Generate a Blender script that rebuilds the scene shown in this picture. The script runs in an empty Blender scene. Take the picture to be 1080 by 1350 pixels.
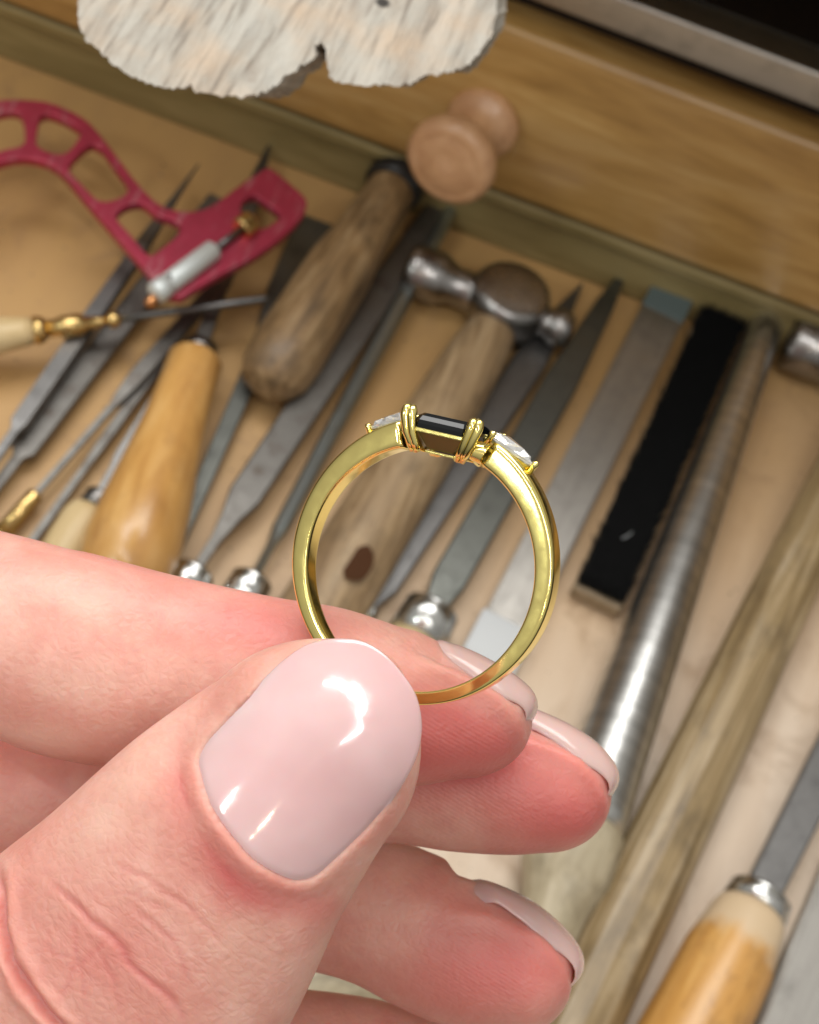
import bpy, bmesh, math, random
import numpy as np
from mathutils import Vector, Matrix, noise
random.seed(7); np.random.seed(7)
R = math.radians
sc = bpy.context.scene
COL = sc.collection
CM = 0.01

# ---------------------------------------------------------------- camera
FPX = 2160.0                      # focal length in photo pixels (1080 wide)
_p, _r = R(56), R(21)
Fw = Vector((0, math.cos(_p), -math.sin(_p)))
_r0 = Vector((1, 0, 0)); _u0 = _r0.cross(Fw)
Rt = math.cos(_r) * _r0 + math.sin(_r) * _u0
Up = -math.sin(_r) * _r0 + math.cos(_r) * _u0
CAM = -Fw * 48.0                  # centimetres; tray floor is z = 0
cd = bpy.data.cameras.new('camera'); co = bpy.data.objects.new('camera', cd); COL.objects.link(co)
co.matrix_world = Matrix(((Rt.x, Up.x, -Fw.x, CAM.x * CM), (Rt.y, Up.y, -Fw.y, CAM.y * CM), (Rt.z, Up.z, -Fw.z, CAM.z * CM), (0, 0, 0, 1)))
cd.sensor_width = 36; cd.sensor_fit = 'HORIZONTAL'; cd.lens = 72
cd.clip_start = 0.005; cd.clip_end = 20
cd.dof.use_dof = True; cd.dof.focus_distance = 0.1285; cd.dof.aperture_fstop = 85
sc.camera = co
sc.render.resolution_x = 819; sc.render.resolution_y = 1024

# ---------------------------------------------------------------- light
w = bpy.data.worlds.new('World'); sc.world = w; w.use_nodes = True
nt = w.node_tree; bg = nt.nodes['Background']
tc = nt.nodes.new('ShaderNodeTexCoord'); sp = nt.nodes.new('ShaderNodeSeparateXYZ'); mr = nt.nodes.new('ShaderNodeValToRGB')
mp = nt.nodes.new('ShaderNodeMapRange'); mp.inputs[1].default_value = -1; mp.inputs[2].default_value = 1
nt.links.new(tc.outputs['Generated'], sp.inputs[0]); nt.links.new(sp.outputs[2], mp.inputs[0]); nt.links.new(mp.outputs[0], mr.inputs[0])
e = mr.color_ramp.elements; e[0].position = 0.40; e[0].color = (0.035, 0.03, 0.025, 1); e[1].position = 0.58; e[1].color = (0.52, 0.50, 0.46, 1); e2 = mr.color_ramp.elements.new(0.88); e2.color = (1.0, 0.97, 0.9, 1)
nt.links.new(mr.outputs[0], bg.inputs[0]); bg.inputs[1].default_value = 0.47

def area(name, loc, target, sx, sy, power, col=(1, 0.97, 0.92), shape='RECTANGLE'):
    d = bpy.data.lights.new(name, 'AREA'); d.shape = shape; d.size = sx * CM; d.size_y = sy * CM; d.energy = power; d.color = col
    o = bpy.data.objects.new(name, d); COL.objects.link(o); o.location = Vector(loc) * CM
    o.rotation_euler = (Vector(target) - Vector(loc)).to_track_quat('-Z', 'Y').to_euler()
    return o
def strip(name, p0, p1, target, wd, power, col):
    p0, p1, t = Vector(p0), Vector(p1), Vector(target); c = (p0 + p1) / 2
    o = area(name, c, t, (p1 - p0).length, wd, power, col)
    z = (c - t).normalized(); x = (p1 - p0).normalized(); x = (x - z * x.dot(z)).normalized(); o.rotation_euler = Matrix((x, z.cross(x), z)).transposed().to_euler(); return o
area('bench_lamp', (-14, 24, 84), (0, -4, 8), 80, 40, 5.4, (1, 0.985, 0.96))
tube = [(-83, -42, 170), (-22, -56, 170), (25, -80, 170), (54, -112, 170), (38, -126, 170)]
for a_, b_, w_ in zip(tube[:-1], tube[1:], (2, 4, 4.5, 2.5)): strip('ceiling_tube', a_, b_, (0, 0, 0), w_, .043 * (Vector(a_) - Vector(b_)).length, (1, 0.975, 0.95))
area('window_light', (-86, -95, 120), (0, -20, 25), 15, 17, 2.4, (0.93, 1.0, 0.96))
area('warm_bulb', (2, -118, 125), (0, -10, 15), 4, 4, 0.4, (1, 0.82, 0.6))
sc.view_settings.view_transform = 'Standard'; sc.view_settings.look = 'None'; sc.view_settings.gamma = 1; sc.view_settings.exposure = 0.24
sc.cycles.use_denoising = True
sc.cycles.max_bounces = 10; sc.cycles.transmission_bounces = 10
sc.cycles.caustics_reflective = True

# ---------------------------------------------------------------- geometry helpers (all in centimetres)
def ray(px, py): return Rt * ((px - 540) / FPX) - Up * ((py - 675) / FPX) + Fw
def G(px, py, h=0.0):             # the point of the plane z = h (cm) that shows at a photo pixel
    d = ray(px, py); return CAM + d * ((h - CAM.z) / d.z)
def P(px, py, d): return CAM + ray(px, py) * d
def proj(v):
    q = v - CAM; z = q.dot(Fw); return 540 + FPX * q.dot(Rt) / z, 675 - FPX * q.dot(Up) / z, z

class MB:
    def __init__(s): s.v = []; s.f = []; s.sm = []
    def add(s, vs, fs, smooth=True):
        o = len(s.v); s.v += [tuple(x) for x in vs]; s.f += [tuple(i + o for i in f) for f in fs]; s.sm += [smooth] * len(fs); return s
    def rings(s, rings, cap0=True, cap1=True, smooth=True, closed=False):
        n = len(rings[0]); vs = [p for r in rings for p in r]; fs = []
        m = len(rings)
        for i in range(m if closed else m - 1):
            a = i * n; b = ((i + 1) % m) * n
            for j in range(n):
                k = (j + 1) % n; fs.append((a + j, a + k, b + k, b + j))
        s.add(vs, fs, smooth)
        if not closed:
            o = len(s.v) - len(vs)
            if cap0: s.f.append(tuple(o + j for j in range(n))[::-1]); s.sm.append(False)
            if cap1: s.f.append(tuple(o + (m - 1) * n + j for j in range(n))); s.sm.append(False)
        return s
    def lathe(s, prof, n=28, org=(0, 0, 0), ax=(0, 1, 0), jit=0, smooth=True, flat=1.0):
        ax = Vector(ax).normalized(); u = ax.orthogonal().normalized() if abs(ax.z) > .9 else ax.cross(Vector((0, 0, 1))).normalized(); v = u.cross(ax)
        org = Vector(org); rs = []
        for t, r in prof:
            ring = []
            for j in range(n):
                a = 2 * math.pi * j / n; k = 1.0
                if jit: k += jit * noise.noise(Vector((math.cos(a) * 1.2, t * .6, math.sin(a) * 1.2)) )
                ring.append(org + ax * t + (u * math.cos(a) + v * math.sin(a) * flat) * r * k)
            rs.append(ring)
        return s.rings(rs, smooth=smooth)
    def box(s, lo, hi, bev=0.0):
        x0, y0, z0 = lo; x1, y1, z1 = hi; b = bev
        if b <= 0:
            vs = [(x0, y0, z0), (x1, y0, z0), (x1, y1, z0), (x0, y1, z0), (x0, y0, z1), (x1, y0, z1), (x1, y1, z1), (x0, y1, z1)]
            return s.add(vs, [(0, 3, 2, 1), (4, 5, 6, 7), (0, 1, 5, 4), (1, 2, 6, 5), (2, 3, 7, 6), (3, 0, 4, 7)], False)
        bm = bmesh.new(); bmesh.ops.create_cube(bm, size=1)
        for v in bm.verts: v.co = Vector(((x0 + x1) / 2 + v.co.x * (x1 - x0), (y0 + y1) / 2 + v.co.y * (y1 - y0), (z0 + z1) / 2 + v.co.z * (z1 - z0)))
        bmesh.ops.bevel(bm, geom=bm.edges[:], offset=b, segments=3, affect='EDGES', profile=.6)
        bm.verts.ensure_lookup_table()
        s.add([v.co[:] for v in bm.verts], [tuple(v.index for v in f.verts) for f in bm.faces]); bm.free(); return s
    def bar(s, secs, kind='flat'):
        # secs: (y, width, thickness, z centre); cross-sections along local y
        rs = []
        for y, wd, th, z in secs:
            if kind == 'flat': sh = [(-.5, -.38), (-.44, -.5), (.44, -.5), (.5, -.38), (.5, .38), (.44, .5), (-.44, .5), (-.5, .38)]
            elif kind == 'half': sh = [(-.5, -.5), (.5, -.5), (.44, -.1), (.28, .28), (0, .5), (-.28, .28), (-.44, -.1)]
            elif kind == 'tri': sh = [(-.5, -.5), (.5, -.5), (.06, .5), (-.06, .5)]
            else: sh = [(.5 * math.cos(2 * math.pi * j / 14), .5 * math.sin(2 * math.pi * j / 14)) for j in range(14)]
            rs.append([Vector((a * wd, y, z + b * th)) for a, b in sh])
        return s.rings(rs, smooth=(kind in ('round',)))

def build(name, mb, mat, parent=None, xf=None, bevel=0):
    me = bpy.data.meshes.new(name)
    vs = [(Vector(v) if xf is None else xf @ Vector(v)) * CM for v in mb.v]
    me.from_pydata(vs, [], mb.f); me.validate()
    me.polygons.foreach_set('use_smooth', (mb.sm + [True] * len(me.polygons))[:len(me.polygons)])
    bm = bmesh.new(); bm.from_mesh(me); bmesh.ops.recalc_face_normals(bm, faces=bm.faces[:])
    if bevel: bmesh.ops.bevel(bm, geom=[e for e in bm.edges if len(e.link_faces) == 2 and e.calc_face_angle(0) > R(25)], offset=bevel * CM, segments=2, affect='EDGES', profile=.7)
    bm.to_mesh(me); bm.free()
    o = bpy.data.objects.new(name, me); COL.objects.link(o)
    if mat: me.materials.append(mat)
    if parent: o.parent = parent
    return o
def thing(name, label, cat, loc=(0, 0, 0), rot=None, group=None):
    o = bpy.data.objects.new(name, None); COL.objects.link(o); o.location = Vector(loc) * CM; o.empty_display_size = .01
    if rot is not None: o.rotation_euler = rot.to_euler()
    o['label'] = label; o['category'] = cat
    if group: o['group'] = group
    return o
def tag(o, label, cat, group=None):
    o['label'] = label; o['category'] = cat
    if group: o['group'] = group
    return o
def structure(o): o['kind'] = 'structure'; return o
def aim(a, b):
    """rotation whose local +Y runs from a to b and whose local X stays level"""
    y = (b - a).normalized(); x = y.cross(Vector((0, 0, 1))).normalized(); z = x.cross(y)
    return Matrix((x, y, z)).transposed()

# ---------------------------------------------------------------- materials
def mat(name, col=(.5, .5, .5), rough=.5, metal=0.0, **kw):
    m = bpy.data.materials.new(name); m.use_nodes = True
    b = m.node_tree.nodes['Principled BSDF']; b.inputs['Base Color'].default_value = (*col, 1); b.inputs['Roughness'].default_value = rough; b.inputs['Metallic'].default_value = metal
    for k, v in kw.items(): b.inputs[k.replace('_', ' ')].default_value = v
    return m, m.node_tree, b
def N(nt, t, **kw):
    n = nt.nodes.new(t)
    for k, v in kw.items():
        if k in n.inputs: n.inputs[k].default_value = v
        else: setattr(n, k, v)
    return n
def coords(nt, scale, rot=(0, 0, 0)):
    t = N(nt, 'ShaderNodeTexCoord'); m = N(nt, 'ShaderNodeMapping'); m.inputs['Scale'].default_value = scale; m.inputs['Rotation'].default_value = rot
    nt.links.new(t.outputs['Object'], m.inputs[0]); return m.outputs[0]
def ramp(nt, src, stops):
    r = N(nt, 'ShaderNodeValToRGB'); el = r.color_ramp.elements
    while len(el) < len(stops): el.new(.5)
    for e_, (p_, c_) in zip(el, stops): e_.position = p_; e_.color = (*c_, 1)
    nt.links.new(src, r.inputs[0]); return r.outputs[0]
def bump(nt, b, src, strength, dist):
    n = N(nt, 'ShaderNodeBump'); n.inputs['Strength'].default_value = strength; n.inputs['Distance'].default_value = dist
    nt.links.new(src, n.inputs['Height'])
    if b.inputs['Normal'].is_linked: nt.links.new(b.inputs['Normal'].links[0].from_socket, n.inputs['Normal'])
    nt.links.new(n.outputs[0], b.inputs['Normal'])
def mixc(nt, fac, a, c, mode='MIX'):
    m = N(nt, 'ShaderNodeMix', data_type='RGBA', blend_type=mode)
    if isinstance(fac, (int, float)): m.inputs[0].default_value = fac
    else: nt.links.new(fac, m.inputs[0])
    for i, s in ((6, a), (7, c)):
        if isinstance(s, tuple): m.inputs[i].default_value = (*s, 1)
        else: nt.links.new(s, m.inputs[i])
    return m.outputs[2]

def wood(name, c0, c1, c2, grain=(140, 9, 140), rough=.45, rot=(0, 0, 0), dirt=0.0, coat=0.0, bs=.25, dirtcol=(.05, .035, .02)):
    m, nt, b = mat(name, rough=rough)
    v = coords(nt, tuple(g * 2.6 for g in grain), rot)
    n1 = N(nt, 'ShaderNodeTexNoise', Scale=1.0, Detail=6, Roughness=.6, Distortion=.6); nt.links.new(v, n1.inputs['Vector'])
    v2 = coords(nt, tuple(g * .55 for g in grain), rot)
    n2 = N(nt, 'ShaderNodeTexNoise', Scale=1.0, Detail=3, Distortion=1.2); nt.links.new(v2, n2.inputs['Vector'])
    c = ramp(nt, n1.outputs[0], [(.25, c0), (.5, c1), (.75, c2)])
    c = mixc(nt, ramp(nt, n2.outputs[0], [(.35, (0, 0, 0)), (.7, (.55, .55, .55))]), c, c0)
    if dirt:
        n3 = N(nt, 'ShaderNodeTexNoise', Scale=90, Detail=5, Roughness=.7); nt.links.new(coords(nt, (1, .6, 1)), n3.inputs['Vector'])
        c = mixc(nt, ramp(nt, n3.outputs[0], [(.5, (0, 0, 0)), (.72, (dirt,) * 3)]), c, dirtcol)
        n4 = N(nt, 'ShaderNodeTexVoronoi', Scale=420); nt.links.new(coords(nt, (1, .5, 1)), n4.inputs['Vector'])
        c = mixc(nt, ramp(nt, n4.outputs[0], [(.05, (dirt,) * 3), (.13, (0, 0, 0))]), c, dirtcol)
    nt.links.new(c, b.inputs['Base Color']); b.inputs['Coat Weight'].default_value = coat; b.inputs['Coat Roughness'].default_value = .2
    bump(nt, b, n1.outputs[0], bs, .0006)
    return m
M_FRONT = wood('varnished_drawer_wood', (.31, .165, .045), (.52, .31, .10), (.67, .45, .19), (9, 60, 60), .36, coat=.25, bs=.06)
M_LEDGE = wood('olive_tray_wood', (.20, .15, .055), (.29, .225, .095), (.37, .29, .135), (10, 60, 60), .5, bs=.1)
M_KNOB = wood('beech_knob_wood', (.46, .24, .12), (.58, .33, .17), (.67, .41, .23), (70, 12, 70), .38, coat=.2, bs=.05)
M_ORANGE = wood('amber_handle_wood', (.46, .22, .06), (.62, .34, .10), (.74, .46, .18), (120, 10, 120), .3, coat=.5, bs=.05, dirt=.35, dirtcol=(.22, .09, .03))
M_WORN = wood('worn_handle_wood', (.09, .052, .022), (.31, .19, .085), (.50, .35, .19), (150, 16, 150), .5, dirt=.6, bs=.4, coat=.1)
M_HAMW = wood('hammer_handle_wood', (.13, .075, .035), (.36, .245, .13), (.54, .40, .24), (170, 9, 170), .5, dirt=.5, bs=.35)
M_OLD = wood('grey_stained_wood', (.10, .06, .02), (.33, .235, .115), (.62, .50, .34), (110, 6, 110), .48, dirt=.5, bs=.35, coat=.15)
M_PALE = wood('pale_handle_wood', (.50, .36, .17), (.62, .47, .25), (.70, .56, .33), (100, 9, 100), .42, bs=.06, dirt=.15)
M_MAND = wood('mandrel_grip_wood', (.26, .21, .13), (.47, .40, .27), (.62, .55, .41), (90, 12, 90), .5, dirt=.5, bs=.3)
M_BRUSHW = wood('brush_back_wood', (.22, .16, .09), (.32, .24, .15), (.42, .33, .22), (100, 9, 100), .5, bs=.1)

M_AMB2 = wood('bare_shouldered_amber_wood', (.46, .21, .045), (.62, .33, .09), (.72, .43, .15), (120, 10, 120), .35, coat=.3, bs=.08, dirt=.6, dirtcol=(.2, .09, .03))
_nt = M_AMB2.node_tree; _b = _nt.nodes['Principled BSDF']; _c = _b.inputs['Base Color'].links[0].from_socket
_s = N(_nt, 'ShaderNodeSeparateXYZ'); _nt.links.new(coords(_nt, (1, 1, 1)), _s.inputs[0]); _nz = N(_nt, 'ShaderNodeTexNoise', Scale=200, Detail=3); _nt.links.new(coords(_nt, (1, 1, 1)), _nz.inputs['Vector'])
_m = N(_nt, 'ShaderNodeMath', operation='MULTIPLY_ADD'); _nt.links.new(_nz.outputs[0], _m.inputs[0]); _m.inputs[1].default_value = .009; _nt.links.new(_s.outputs[1], _m.inputs[2])
_mr = N(_nt, 'ShaderNodeMapRange'); _mr.inputs[1].default_value = -.0165; _mr.inputs[2].default_value = -.0105; _nt.links.new(_m.outputs[0], _mr.inputs[0])
_nt.links.new(mixc(_nt, _mr.outputs[0], _c, (.62, .47, .3)), _b.inputs['Base Color'])

def steel(name, col, rough, scr=(600, 20, 600), rust=0.0, var=.5):
    m, nt, b = mat(name, col, rough, 1.0)
    n = N(nt, 'ShaderNodeTexNoise', Scale=1, Detail=5, Roughness=.6); nt.links.new(coords(nt, scr), n.inputs['Vector'])
    n2 = N(nt, 'ShaderNodeTexNoise', Scale=130, Detail=5, Roughness=.65); nt.links.new(coords(nt, (1, 1, 1)), n2.inputs['Vector'])
    c = mixc(nt, ramp(nt, n.outputs[0], [(.3, (0, 0, 0)), (.75, (var,) * 3)]), col, tuple(x * .55 for x in col))
    c = mixc(nt, ramp(nt, n2.outputs[0], [(.5, (0, 0, 0)), (.75, (.6,) * 3)]), c, tuple(x * .5 for x in col))
    if rust: c = mixc(nt, ramp(nt, n2.outputs[0], [(.55, (0, 0, 0)), (.7, (rust,) * 3)]), c, (.11, .06, .035))
    nt.links.new(c, b.inputs['Base Color'])
    rr = N(nt, 'ShaderNodeMapRange'); rr.inputs[3].default_value = rough * .75; rr.inputs[4].default_value = min(1, rough * 1.4); nt.links.new(n2.outputs[0], rr.inputs[0]); nt.links.new(rr.outputs[0], b.inputs['Roughness'])
    bump(nt, b, n.outputs[0], .12, .0003)
    return m
M_FILE = steel('file_steel', (.21, .205, .2), .42, (900, 900, 900))
M_FILED = steel('dark_file_steel', (.2, .19, .175), .45, (900, 900, 900), rust=.4)
M_FILEG = steel('greenish_file_steel', (.16, .165, .15), .42, (900, 900, 900))
M_FILEB = steel('bluish_steel', (.46, .51, .51), .35, (500, 20, 500))
M_STEEL = steel('brushed_flat_steel', (.40, .38, .35), .42, (500, 14, 500))
M_FERR = steel('ferrule_steel', (.62, .62, .6), .2, (30, 400, 30), var=.3)
M_FERRD = steel('dark_ferrule_steel', (.2, .19, .18), .28, (30, 400, 30), var=.4)
M_HAMMER = steel('hammer_steel', (.36, .345, .335), .27, (200, 200, 200), rust=.3)
M_MSTEEL = steel('mandrel_steel', (.66, .66, .64), .3, (20, 170, 20), var=.75)
M_ALU = steel('aluminium_rail', (.55, .52, .48), .38, (8, 500, 500))
M_CLAMP = mat('satin_clamp_metal', (.62, .66, .65), .42, .35)[0]
M_BRASS = steel('brass', (.72, .5, .2), .25, (200, 200, 200), var=.4)
M_BLACK = mat('black_rubber', (.012, .011, .01), .35)[0]
M_VOID = mat('dark_bench_surface', (.018, .011, .007), .7)[0]
M_DARKB = mat('black_block', (.002, .002, .003), .9)[0]
m, nt, b = mat('red_anodised_metal', (.50, .03, .08), .42, .5)
n = N(nt, 'ShaderNodeTexNoise', Scale=260, Detail=4); nt.links.new(coords(nt, (1, 1, 1)), n.inputs['Vector'])
nt.links.new(mixc(nt, ramp(nt, n.outputs[0], [(.4, (0, 0, 0)), (.8, (.5,) * 3)]), (.42, .04, .08), (.27, .03, .05)), b.inputs['Base Color']); ws = N(nt, 'ShaderNodeTexNoise', Scale=1, Detail=6, Roughness=.75); nt.links.new(coords(nt, (500, 60, 200), (0, 0, R(30))), ws.inputs['Vector'])
_c = b.inputs['Base Color'].links[0].from_socket; nt.links.new(mixc(nt, ramp(nt, ws.outputs[0], [(.54, (0, 0, 0)), (.68, (.75,) * 3)]), _c, (.50, .26, .28)), b.inputs['Base Color'])
bump(nt, b, n.outputs[0], .1, .0003)
M_RED = m
# tray floor: tan board with stains and specks
m, nt, b = mat('tan_tray_board', (.5, .33, .17), .52)
v1 = N(nt, 'ShaderNodeTexNoise', Scale=9, Detail=5, Roughness=.55); nt.links.new(coords(nt, (1, 1, 1)), v1.inputs['Vector'])
v2 = N(nt, 'ShaderNodeTexNoise', Scale=1, Detail=5, Roughness=.6); nt.links.new(coords(nt, (90, 11, 60), (0, 0, R(-6))), v2.inputs['Vector'])
v3 = N(nt, 'ShaderNodeTexVoronoi', Scale=170); nt.links.new(coords(nt, (1, 1, 1)), v3.inputs['Vector'])
v4 = N(nt, 'ShaderNodeTexNoise', Scale=60, Detail=6, Roughness=.7); nt.links.new(coords(nt, (1, 1, 1)), v4.inputs['Vector'])
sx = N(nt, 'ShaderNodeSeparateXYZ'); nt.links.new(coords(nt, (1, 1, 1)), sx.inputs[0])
# honey back, paler pinkish front right; light falloff partly put into the colour
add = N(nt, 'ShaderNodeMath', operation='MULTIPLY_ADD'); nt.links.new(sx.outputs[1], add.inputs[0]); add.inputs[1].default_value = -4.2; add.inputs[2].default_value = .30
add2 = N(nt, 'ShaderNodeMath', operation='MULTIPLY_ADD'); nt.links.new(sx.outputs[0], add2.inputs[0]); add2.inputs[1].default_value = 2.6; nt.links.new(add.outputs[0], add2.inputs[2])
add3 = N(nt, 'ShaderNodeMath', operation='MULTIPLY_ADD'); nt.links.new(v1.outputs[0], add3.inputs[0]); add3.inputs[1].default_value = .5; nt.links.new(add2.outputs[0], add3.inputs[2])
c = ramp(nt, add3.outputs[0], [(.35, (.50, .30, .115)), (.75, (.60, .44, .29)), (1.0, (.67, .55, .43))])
c = mixc(nt, ramp(nt, v2.outputs[0], [(.4, (0, 0, 0)), (.75, (.35,) * 3)]), c, (.40, .23, .1))
c = mixc(nt, ramp(nt, v4.outputs[0], [(.55, (0, 0, 0)), (.8, (.3,) * 3)]), c, (.33, .2, .11))
v6 = N(nt, 'ShaderNodeTexNoise', Scale=26, Detail=7, Roughness=.7, Distortion=1.0); nt.links.new(coords(nt, (1, 1, 1)), v6.inputs['Vector'])
c = mixc(nt, ramp(nt, v6.outputs[0], [(.55, (0, 0, 0)), (.66, (.45,) * 3)]), c, (.30, .18, .09))
c = mixc(nt, ramp(nt, v3.outputs[0], [(.03, (.5,) * 3), (.07, (0, 0, 0))]), c, (.2, .13, .08))
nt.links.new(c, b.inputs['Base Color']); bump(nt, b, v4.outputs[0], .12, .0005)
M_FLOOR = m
# weathered bench pin
m, nt, b = mat('chalky_pin_wood', (.6, .55, .5), .75)
va = N(nt, 'ShaderNodeTexNoise', Scale=1, Detail=7, Roughness=.65, Distortion=.8); nt.links.new(coords(nt, (330, 45, 200), (0, 0, R(22))), va.inputs['Vector'])
vb = N(nt, 'ShaderNodeTexNoise', Scale=75, Detail=4); nt.links.new(coords(nt, (1, 1, 1)), vb.inputs['Vector'])
vc = N(nt, 'ShaderNodeTexVoronoi', Scale=75); nt.links.new(coords(nt, (1, 1, 1)), vc.inputs['Vector'])
vd = N(nt, 'ShaderNodeTexNoise', Scale=1, Detail=3); nt.links.new(coords(nt, (900, 60, 300), (0, 0, R(14))), vd.inputs['Vector'])
c = ramp(nt, va.outputs[0], [(.25, (.23, .19, .15)), (.5, (.38, .35, .30)), (.8, (.47, .445, .39))])
c = mixc(nt, ramp(nt, vb.outputs[0], [(.48, (0, 0, 0)), (.75, (.65,) * 3)]), c, (.52, .36, .23))
c = mixc(nt, ramp(nt, vb.outputs[0], [(.25, (.5,) * 3), (.42, (0, 0, 0))]), c, (.33, .345, .33))
c = mixc(nt, ramp(nt, vd.outputs[0], [(.54, (0, 0, 0)), (.68, (.8,) * 3)]), c, (.17, .14, .11))
c = mixc(nt, ramp(nt, vc.outputs[0], [(.085, (1,) * 3), (.12, (0, 0, 0))]), c, (.03, .025, .02))
nt.links.new(c, b.inputs['Base Color']); bump(nt, b, va.outputs[0], .9, .0012); bump(nt, b, vd.outputs[0], .8, .0006)
M_PIN = m
M_WHITE = mat('white_plastic', (.52, .54, .55), .45)[0]

# ---------------------------------------------------------------- setting
YB = 11.1
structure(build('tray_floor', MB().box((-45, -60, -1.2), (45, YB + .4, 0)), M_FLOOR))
structure(build('tray_back_wall', MB().box((-45, YB, 0.004), (45, YB + 1.2, 2.05), .12), M_LEDGE))
structure(build('tray_rail', MB().box((-45, YB - .25, 2.054), (45, YB + 1.0, 2.5), .1), M_LEDGE))
df = thing('drawer_front', 'golden varnished wooden drawer front with a round turned knob', 'drawer', (0, YB, 2.6))
build('panel', MB().box((-45, -.35, .02), (45, 1.6, 6.25), .42), M_FRONT, df)
kb = MB().lathe([(0, .0), (0, 1.0), (.12, 1.14), (.34, 1.14), (.5, 1.0), (.62, .86), (.85, .66), (1.2, .58), (1.55, .70), (1.85, 1.02), (2.1, 1.26), (2.4, 1.38), (2.7, 1.36), (2.86, 1.2), (2.93, 1.04), (2.9, .98), (2.96, .9), (2.98, .5), (3.0, .0)], 48, (-2.1, -.35, 2.75), (-.18, -1, .14))
build('knob', kb, M_KNOB, df)
ra = thing('bench_edge_rail', 'brushed aluminium edging strip above the drawer front', 'rail', (0, YB - .3, 10.0))
build('rail_profile', MB().box((-45, 0, 0), (45, 1.2, 1.15), .16), M_ALU, ra)
structure(build('bench_recess', MB().box((-45, YB + .9, 8.6), (45, YB + 30, 10.9)), M_VOID))
structure(build('bench_top', MB().box((-60, 7.8, 16.4), (60, 60, 18.4), .2), M_LEDGE))
cl = MB().box((9.0, YB + 3.2, 10.95), (30, YB + 16, 14), .5)
tag(build('black_block', cl, M_DARKB), 'plain black cloth in the dark recess at the top right corner', 'block')  # plain black block filling the top right corner

# bench pin: weathered wood, ragged sawn edge, V notch
pin_px = [(104, -10), (103, 8), (104, 30), (108, 42), (112, 52), (122, 60), (130, 65), (138, 75), (150, 85), (160, 92), (175, 100), (190, 108), (210, 113), (228, 116), (245, 117), (250, 110), (256, 121), (275, 125), (300, 127), (322, 128), (340, 125), (352, 119), (360, 114), (372, 104), (385, 95), (398, 86), (410, 79), (417, 72), (414, 60), (422, 56), (430, 63), (431, 75), (432, 88), (435, 101), (442, 107), (450, 109), (475, 112), (500, 111), (520, 113), (540, 110), (552, 104), (565, 99), (578, 97), (590, 95), (602, 92), (610, 88), (622, 82), (630, 74), (636, 66), (640, 58), (648, 46), (652, 34), (655, 14), (656, -10), (700, -420), (60, -420)]
zp = P(380, 60, 24.0).z
pts = []
for i, (x, y) in enumerate(pin_px):
    if i < len(pin_px) - 3:
        x2, y2 = pin_px[i + 1]
        for k in range(4):
            t = k / 4; j = 2.6
            pts.append((x + (x2 - x) * t + random.uniform(-j, j) * .6, y + (y2 - y) * t + (random.uniform(-j, j) if y > 20 else 0)))
    else: pts.append((x, y))
bm = bmesh.new()
top = [bm.verts.new(G(x, y, zp) ) for x, y in pts]
f = bm.faces.new(top); bmesh.ops.recalc_face_normals(bm, faces=[f])
if f.normal.z < 0: f.normal_flip()
r_ = bmesh.ops.inset_region(bm, faces=[f], thickness=.05, depth=0.0)
for v in bm.verts:
    if v not in top: v.co.z += .05 + .02 * noise.noise(v.co * 3)
ret = bmesh.ops.extrude_edge_only(bm, edges=[e_ for e_ in bm.edges if e_.is_boundary])
low = [g for g in ret['geom'] if isinstance(g, bmesh.types.BMVert)]
for v in low: v.co.z -= 1.4; v.co.y += 1.75 + .6 * noise.noise(v.co * 1.3)
bmesh.ops.holes_fill(bm, edges=[e_ for e_ in bm.edges if e_.is_boundary])
org = G(380, -200, zp)
me = bpy.data.meshes.new('bench_pin')
for v in bm.verts: v.co = (v.co - org) * CM
bmesh.ops.recalc_face_normals(bm, faces=bm.faces[:]); bm.to_mesh(me); bm.free(); me.materials.append(M_PIN)
o = bpy.data.objects.new('bench_pin', me); o.location = org * CM; COL.objects.link(o)
tag(o, 'weathered pale wooden bench pin with ragged sawn edge and small notch', 'bench pin')

fl = MB()
for _ in range(900):
    x, y = random.uniform(-16, 17), random.uniform(-17, 10.5); r = random.uniform(.012, .06); q = random.uniform(0, 3)
    vs = [(x + r * math.cos(q + k * 2.1) * random.uniform(.6, 1.6), y + r * math.sin(q + k * 2.1), .004) for k in range(3)]
    fl.add(vs + [(x, y, .004 + r)], [(0, 1, 3), (1, 2, 3), (2, 0, 3)], False)
o = build('metal_filings', fl, M_FERR); o['kind'] = 'stuff'; o['label'] = 'tiny metal filings and crumbs scattered over the tray floor'
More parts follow.
